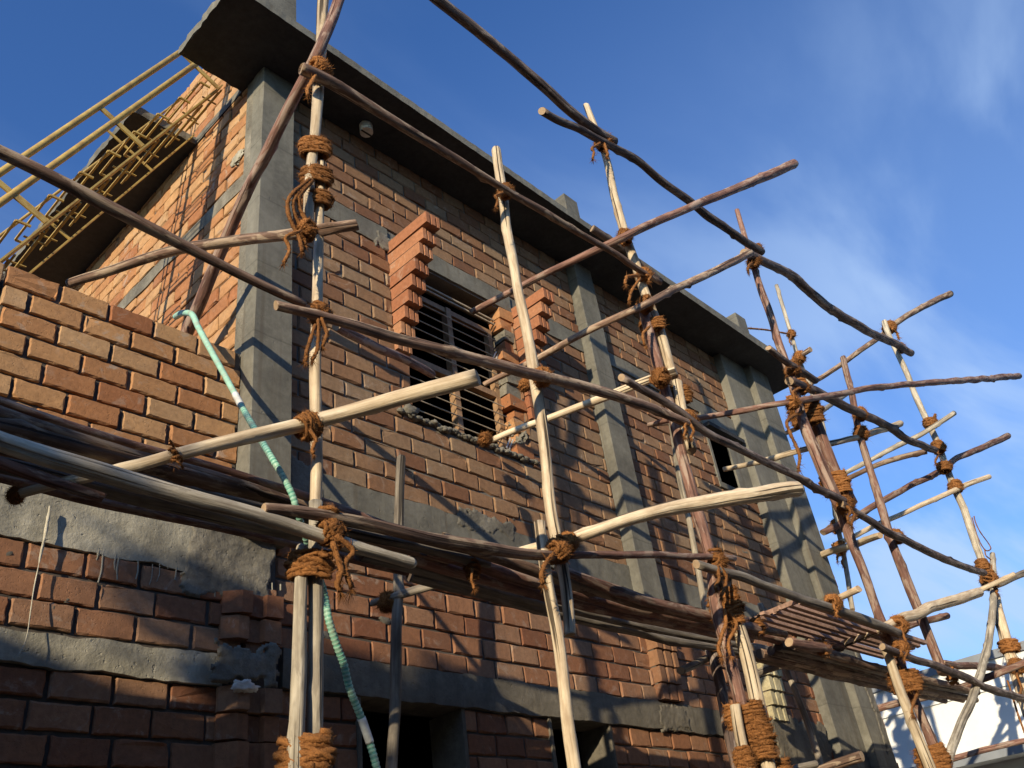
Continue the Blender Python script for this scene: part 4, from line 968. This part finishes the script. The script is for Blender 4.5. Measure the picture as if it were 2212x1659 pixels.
lash('coir coil on the outermost standard at the right ledger\'s end', 2027, 966, 2.48, 'wrap', 24, 26, 3.8, None, [(-4, 10, 22)], 1.0, 0, (-5, -14), .8)
lash('coir coil on the outermost standard at the slanting reddish pole', 2040, 1010, 2.48, 'wrap', 26, 22, 3.8, None, [], 1.0, 0, (-5, -14), .8)
lash('coir coil on the outermost standard at the pale cross pole', 2064, 1052, 2.48, 'wrap', 26, 24, 3.8, None, [], 1.0, 0, (-5, -14), .8)
lash('narrow coir turns above the foot knot of the outermost standard', 2122, 1222, 2.48, 'wrap', 24, 26, 3.8, None, [], 1.0, 0, (-5, -14), .8)
lash('coir knot at the outermost standard\'s foot where the curved pole begins', 2137, 1253, 2.46, 'X', 32, 38, 4.5, 4, [(14, 12, 14)])
lash('dark coir knot where the straight ledger crosses the split-tipped standard', 1936, 1160, 2.46, 'X', 26, 26, 4.5, 4, [(-6, -18, 8)])
lash('coir wad at the left end of the slanting reddish pole', 1808, 1137, 3.48, 'Y', 24, 24, 4, 5, [], 1.2)
lash('coir knot with hanging threads on the short pale cross pole', 1814, 1184, 3.42, 'Y', 24, 26, 4, 4, [(8, 8, 28), (-4, 8, 18)])
lash('small rope knot high on the thin rear upright', 1709, 722, 3.42, 'wrap', 16, 16, 3, None, [(-2, 5, 14)])
lash('coir knot tying the short brown cross pole to the thin rear upright', 1727, 772, 3.40, 'Y', 22, 22, 3.8, 4)
lash('coir knot tying the shadow-striped cross pole to the grey ledger', 1799, 1303, 2.42, 'X', 30, 30, 5, 4, [(6, 5, 18)], 1.8)
lash('coir knot with a hanging end at the bent striped cross pole', 1942, 1352, 2.44, 'X', 32, 36, 5, 4, [(14, 10, 60)], 1.8)
lash('coir knot on the dark ledger before the white building', 1945, 1402, 2.44, 'X', 28, 28, 5, 4, [(2, -4, 10)], 1.8)
lash('broad coir coil on the bound pair before the white building', 1955, 1472, YS, 'wrap', 56, 46, 6, None, [(20, 10, 60)], 1.4, 0, (-5, -14), .42)
lash('broad coir coil at the lower right bottom edge', 2015, 1640, YS, 'wrap', 58, 56, 7, None, [], 1.6, 0, (-5, -14), .42)
lash('coir strap below the right deck, left of the curved pale pole', 2056, 1462, 2.5, 'wrap', 18, 34, 5, 4, [], 1.4, 0, None, 1.2)
lash('coir coil high on the bound pole at the right edge', 2180, 1397, YS, 'wrap', 34, 30, 5, None, [], 1.0, 0, (-5, -14), .7)
lash('loose coir knot on the bound pole at the right edge', 2196, 1440, YS-.02, 'X', 28, 28, 5, 4, [(4, 8, 60)], 1.2)
lash('coir strap round the right end of the middle deck', 1636, 1352, 2.6, 'wrap', 22, 44, 5.5, 3, [], 1.6, 0, None, 1.2)
lash('small coir wad where the grey prop meets the plank deck', 1665, 1340, 2.9, 'X', 22, 26, 5, 3, [], 1.8)
lash('coir strap round the sawn red pole ends of the right deck', 1776, 1399, 2.62, 'wrap', 20, 38, 5.5, 3, [], 1.4, 0, None, 1.2)
lash('coir wad at the window end of the pale cross pole', 1048, 948, 3.5, 'X', 22, 22, 5, 3, [], 2.0)
lash('bristly coir binding on the dark cross pole at the inner pole', 840, 1300, 3.35, 'Y', 34, 30, 6, 5, [], 4.0)
lash('thin twisted coir strap over the near pale cross pole at the deck edge', 378, 985, 2.5, 'wrap', 14, 62, 5, 1.2, [], 1.4, 0, (-6, -14), 2.5)
lash('coir tuft at the far left tip of the near pale cross pole', 34, 1070, 2.90, 'Y', 24, 26, 6, 5, [], 2.0)
# loose ropes
def loose(label, pts, w, mat='rope', name='loose_rope', fuzz=.4):
    mb = MB(); P = [atY(*p) for p in pts]; r = w/2*depth(P[0])/F; rope_tube(mb, P, r, fuzz, random.Random(len(label)))
    return tag(mb.build(name, [mat], None, True, tuple(P[-1])), label, 'rope')
loose('thin guy rope stretched from the roof stub to the thin rear upright', [(1600, 708, 3.5), (1650, 712, 3.47), (1680, 717, 3.45), (1708, 722, 3.42)], 4)
loose('thin looped rope hanging beside the outermost standard', [(2104, 1115, 2.48), (2108, 1130, 2.47), (2118, 1150, 2.47), (2136, 1175, 2.47), (2140, 1186, 2.46), (2128, 1188, 2.46), (2112, 1160, 2.46), (2100, 1118, 2.46)], 2.2, fuzz=.1)
loose('thin rope tail trailing down from the loop to the curved pole\'s tip', [(2127, 1186, 2.46), (2130, 1200, 2.46), (2142, 1212, 2.46), (2142, 1230, 2.45)], 2.6, fuzz=.1)
loose('thin red rope hanging at the right edge before the white building', [(2176, 1470, 2.5), (2186, 1500, 2.5), (2198, 1540, 2.5), (2216, 1590, 2.5)], 4, fuzz=.1)

# ================================================================== GREEN HOSE
hs = thing('garden_hose', 'pale green ribbed hose draped over the parapet and down the brick wall', 'hose', tuple(atY(820, 1680, 2.9)))
hinv = Matrix.Translation(-hs.location)
HP = [(380, 684, 3.95), (392, 677, 3.80), (406, 676, 3.70), (417, 682, 3.64), (430, 710, 3.52), (454, 754, 3.32), (484, 808, 3.08), (508, 852, 2.93), (521, 876, 2.86), (545, 918, 2.75), (582, 981, 2.60), (609, 1025, 2.55), (630, 1066, 2.54), (641, 1100, 2.55), (660, 1160, 2.62), (690, 1250, 2.75), (701, 1287, 2.8), (711, 1341, 2.8), (728, 1395, 2.82), (743, 1436, 2.84), (755, 1486, 2.86), (779, 1547, 2.88), (789, 1575, 2.89), (799, 1605, 2.9), (812, 1652, 2.9), (822, 1700, 2.92)]
P = [atY(*p) for p in HP]; P, W = catmull(P, [(6.6 if i < 9 else 7.2 if i < 15 else 8.2)*depth(p)/F for i, p in enumerate(P)], .004)
acc = [0]
for a, b in zip(P, P[1:]): acc.append(acc[-1]+(b-a).length)
def near(px, py, Y): q = atY(px, py, Y); return min(range(len(P)), key=lambda i: (P[i]-q).length)
i0, i1 = near(508, 853, 2.93), near(522, 878, 2.86); j0, j1 = near(780, 1549, 2.88), near(799, 1604, 2.9)
g0 = near(645, 1110, 2.56)
n = 12; vs = []; fs = []; mi = []
def hrad(i):
    r = W[i]
    k = math.sin(2*math.pi*acc[i]/.0165)
    return r*(1+(.05 if i < g0 else .09)*k), k
rings = tube_rings(P, [hrad(i)[0] for i in range(len(P))], n)
vs = [v for g in rings for v in g]
for i in range(len(rings)-1):
    white = i0 <= i <= i1 or j0 <= i <= j1
    for k in range(n):
        fs.append((i*n+k, i*n+(k+1) % n, (i+1)*n+(k+1) % n, (i+1)*n+k)); mi.append(1 if hrad(i)[1] < -.35 and i > i1 else 0)
for hm in ('hose', 'hosed', 'hosew'):
    pb = M[hm].node_tree; bs = pb.nodes['Principled BSDF']; src = bs.inputs['Base Color'].links[0].from_socket
    gn = pb.nodes.new('ShaderNodeNewGeometry'); nn = pb.nodes.new('ShaderNodeTexNoise'); nn.inputs['Scale'].default_value = 26; nn.inputs['Detail'].default_value = 5
    pb.links.new(gn.outputs['Position'], nn.inputs['Vector'])
    rm = pb.nodes.new('ShaderNodeMapRange'); pb.links.new(nn.outputs['Fac'], rm.inputs[0]); rm.inputs[1].default_value = .42; rm.inputs[2].default_value = .72; rm.inputs[4].default_value = .6
    mx = pb.nodes.new('ShaderNodeMix'); mx.data_type = 'RGBA'; mx.inputs[7].default_value = (.34, .31, .24, 1)
    pb.links.new(rm.outputs[0], mx.inputs[0]); pb.links.new(src, mx.inputs[6]); pb.links.new(mx.outputs[2], bs.inputs['Base Color'])
o = link('hose_tube', vs, fs, ['hose', 'hosed'], None, mi, True); o.parent = hs; o.matrix_parent_inverse = hinv
for a, b in ((i0, i1), (j0, j1)):
    mb = MB(); mb.tube([P[i] for i in range(a, b+1, 2)], max(W[a:b])*1.13, 14); o = mb.build('hose_sleeve', ['hosew'], None, True); o.parent = hs; o.matrix_parent_inverse = hinv

# ================================================================== WHITE BUILDING BEHIND, SURROUNDINGS
wb = thing('white_building', 'white rendered building with a grey parapet band behind the scaffold at right', 'building', (16, 2, GZ))
winv = Matrix.Translation((-16, -2, -GZ))
def wp(mb, nm, mats):
    o = mb.build(nm, mats); o.parent = wb; o.matrix_parent_inverse = winv; return o
mb = MB(); mb.box(13.5, 19, -6, 9, GZ, 2.55); wp(mb, 'wall', ['white'])
mb = MB(); mb.box(13.46, 19.04, -6.04, 9.04, 2.552, 2.66); wp(mb, 'parapet_cap', ['greyp'])
mb = MB(); mb.box(13.47, 13.498, -6, 9, 2.19, 2.225); wp(mb, 'moulding', ['white'])
mb = MB(); mb.box(13.0, 13.498, -6, 9, 1.33, 1.45); wp(mb, 'sunshade', ['greyp'])
# ground
mb = MB(); mb.add([(-400, -400, GZ), (400, -400, GZ), (400, 400, GZ), (-400, 400, GZ)], [(0, 1, 2, 3)])
g = mb.build('ground', ['soil']); g['kind'] = 'structure'
# block and tree added out of view, shaped to shade the lower storey
nb = thing('shade_block', 'stepped cement block added out of view at left to shade the lower wall', 'house', (-8, 2.5, GZ)); ninv = Matrix.Translation((8, -2.5, -GZ))
mb = MB(); mb.box(-9.5, -6.5, .10, 6, GZ, 3.66); o = mb.build('wall', ['concr']); o.parent = nb; o.matrix_parent_inverse = ninv
mb = MB(); mb.box(-9.5, -6.55, .70, 5.9, 3.662, 4.32); o = mb.build('upper_block', ['concr']); o.parent = nb; o.matrix_parent_inverse = ninv  # upper step set to cast the upright shadow edge on the beam
tr = thing('shade_tree', 'small leafy tree added out of view to dapple shade on the lower wall', 'tree', (-5.6, -.4, GZ)); tinv = Matrix.Translation((5.6, .4, -GZ))  # added unseen tree, its crown placed for patchy shade low on the facade
mb = MB(); P, W = catmull([Vector((-5.6, -.4, GZ)), Vector((-5.55, -.4, .2)), Vector((-5.7, -.2, 1.6)), Vector((-5.6, .2, 3.4))], [.1, .08, .06, .03], .1)
rg = tube_rings(P, W, 10); mb.add([v for q in rg for v in q], [(i*10+k, i*10+(k+1) % 10, (i+1)*10+(k+1) % 10, (i+1)*10+k) for i in range(len(rg)-1) for k in range(10)])
o = mb.build('trunk', ['bark'], None, True); o.parent = tr; o.matrix_parent_inverse = tinv
mb = MB(); rr = random.Random(77)
clumps = [(Vector((-5.6+rr.uniform(-.5, .5), .22+rr.uniform(-.26, .3), rr.uniform(2.4, 4.15))), rr.uniform(.10, .24)) for _ in range(26)]
for c, s in clumps:
    for i in range(150):
        d = Vector((rr.gauss(0, 1), rr.gauss(0, 1), rr.gauss(0, .8)))*s*.55
        p = c+d; a = Vector((rr.gauss(0, 1), rr.gauss(0, 1), rr.gauss(0, 1))).normalized(); b = a.orthogonal().normalized()
        l = rr.uniform(.05, .09); mb.add([p-a*l, p+b*l*.4, p+a*l, p-b*l*.4], [(0, 1, 2, 3)])
o = mb.build('crown', ['leaf']); o.parent = tr; o.matrix_parent_inverse = tinv

rh = thing('sky_blocker', 'long dark grey block behind the viewer, added to cut sky light', 'house', (3, -12, GZ)); rinv = Matrix.Translation((-3, 12, -GZ))  # unseen block added to darken the sky fill and ground bounce
mb = MB(); mb.box(-24.0, 30, -16, -8.0, GZ, 5.4); o = mb.build('wall', ['concd']); o.parent = rh; o.matrix_parent_inverse = rinv
mb = MB(); mb.box(-24.2, 30.2, -16.2, -7.8, 5.402, 5.55); o = mb.build('roof', ['concd']); o.parent = rh; o.matrix_parent_inverse = rinv
# ================================================================== CAMERA, SUN, SKY
cam = bpy.data.cameras.new('camera'); co = bpy.data.objects.new('camera', cam); COL.objects.link(co)
right = Vector((EX.x, EY.x, EZ.x)); up = -Vector((EX.y, EY.y, EZ.y)); fwd = Vector((EX.z, EY.z, EZ.z))
co.matrix_world = Matrix(((right.x, up.x, -fwd.x, 0), (right.y, up.y, -fwd.y, 0), (right.z, up.z, -fwd.z, 0), (0, 0, 0, 1)))
cam.sensor_fit = 'HORIZONTAL'; cam.sensor_width = 36; cam.lens = 36*F/2212; cam.clip_start = .05; cam.clip_end = 2000
sc.camera = co
sl = bpy.data.lights.new('sun', 'SUN'); so = bpy.data.objects.new('sun', sl); COL.objects.link(so)
sl.energy = 5.0; sl.angle = math.radians(.5); sl.color = (1.0, .85, .62)
so.rotation_euler = SUN.to_track_quat('-Z', 'Y').to_euler(); so.location = (-10, -5, 6)
w = bpy.data.worlds.new('World'); sc.world = w; w.use_nodes = True
t = w.node_tree; bg = t.nodes['Background']
sky = t.nodes.new('ShaderNodeTexSky'); sky.sky_type = 'NISHITA'; sky.sun_disc = False
sky.sun_elevation = math.asin(-SUN.z); sky.sun_rotation = math.atan2(-SUN.x, -SUN.y); sky.ozone_density = 3.0; sky.air_density = 1.0; sky.dust_density = .6
tc = t.nodes.new('ShaderNodeTexCoord')
def wmath(op, a, b):
    m = t.nodes.new('ShaderNodeMath'); m.operation = op
    for i, v in enumerate((a, b)):
        if isinstance(v, (int, float)): m.inputs[i].default_value = v
        else: t.links.new(v, m.inputs[i])
    return m.outputs[0]
sep = t.nodes.new('ShaderNodeSeparateXYZ'); t.links.new(tc.outputs['Generated'], sep.inputs[0])
inv = wmath('DIVIDE', 1.0, wmath('ADD', wmath('MAXIMUM', sep.outputs[2], 0.0), .18))
cmb = t.nodes.new('ShaderNodeCombineXYZ')
t.links.new(wmath('MULTIPLY', sep.outputs[0], inv), cmb.inputs[0]); t.links.new(wmath('MULTIPLY', sep.outputs[1], inv), cmb.inputs[1])
mp = t.nodes.new('ShaderNodeMapping'); mp.inputs['Rotation'].default_value = (0, 0, math.radians(-48)); mp.inputs['Scale'].default_value = (.45, 1.25, 1); t.links.new(cmb.outputs[0], mp.inputs[0])
n1 = t.nodes.new('ShaderNodeTexNoise'); n1.inputs['Scale'].default_value = 2.3; n1.inputs['Detail'].default_value = 6; n1.inputs['Roughness'].default_value = .52; n1.inputs['Distortion'].default_value = .5
t.links.new(mp.outputs[0], n1.inputs['Vector'])
n2 = t.nodes.new('ShaderNodeTexNoise'); n2.inputs['Scale'].default_value = .7; n2.inputs['Detail'].default_value = 3; t.links.new(cmb.outputs[0], n2.inputs['Vector'])
def wramp(f, a, b, hi):
    m = t.nodes.new('ShaderNodeMapRange'); m.interpolation_type = 'SMOOTHSTEP'
    t.links.new(f, m.inputs[0]); m.inputs[1].default_value = a; m.inputs[2].default_value = b; m.inputs[4].default_value = hi; return m.outputs[0]
cl = wmath('MULTIPLY', wramp(n1.outputs['Fac'], .44, .70, 1.0), wramp(n2.outputs['Fac'], .25, .6, 1.0))
# thin veil of high cloud, thicker towards +X where the photograph's sky pales
veil = wmath('MULTIPLY', wramp(wmath('SUBTRACT', sep.outputs[0], wmath('MULTIPLY', sep.outputs[2], .55)), -.05, .62, 1.0), 1.0)
mulc = t.nodes.new('ShaderNodeMix'); mulc.data_type = 'RGBA'; mulc.blend_type = 'MULTIPLY'; mulc.inputs[0].default_value = 1; mulc.inputs[7].default_value = (1.0, 1.52, 2.28, 1)
t.links.new(sky.outputs[0], mulc.inputs[6])
mc = t.nodes.new('ShaderNodeMix'); mc.data_type = 'RGBA'; mc.inputs[7].default_value = (5.2, 7.2, 10.5, 1)
t.links.new(wmath('MINIMUM', wmath('ADD', wmath('MULTIPLY', veil, wmath('ADD', wmath('MULTIPLY', cl, .70), .17)), wmath('MULTIPLY', cl, .17)), .85), mc.inputs[0]); t.links.new(mulc.outputs[2], mc.inputs[6])
t.links.new(mc.outputs[2], bg.inputs[0]); bg.inputs[1].default_value = .082
sc.view_settings.view_transform = 'Standard'; sc.view_settings.look = 'None'; sc.view_settings.exposure = .25; sc.view_settings.gamma = 1
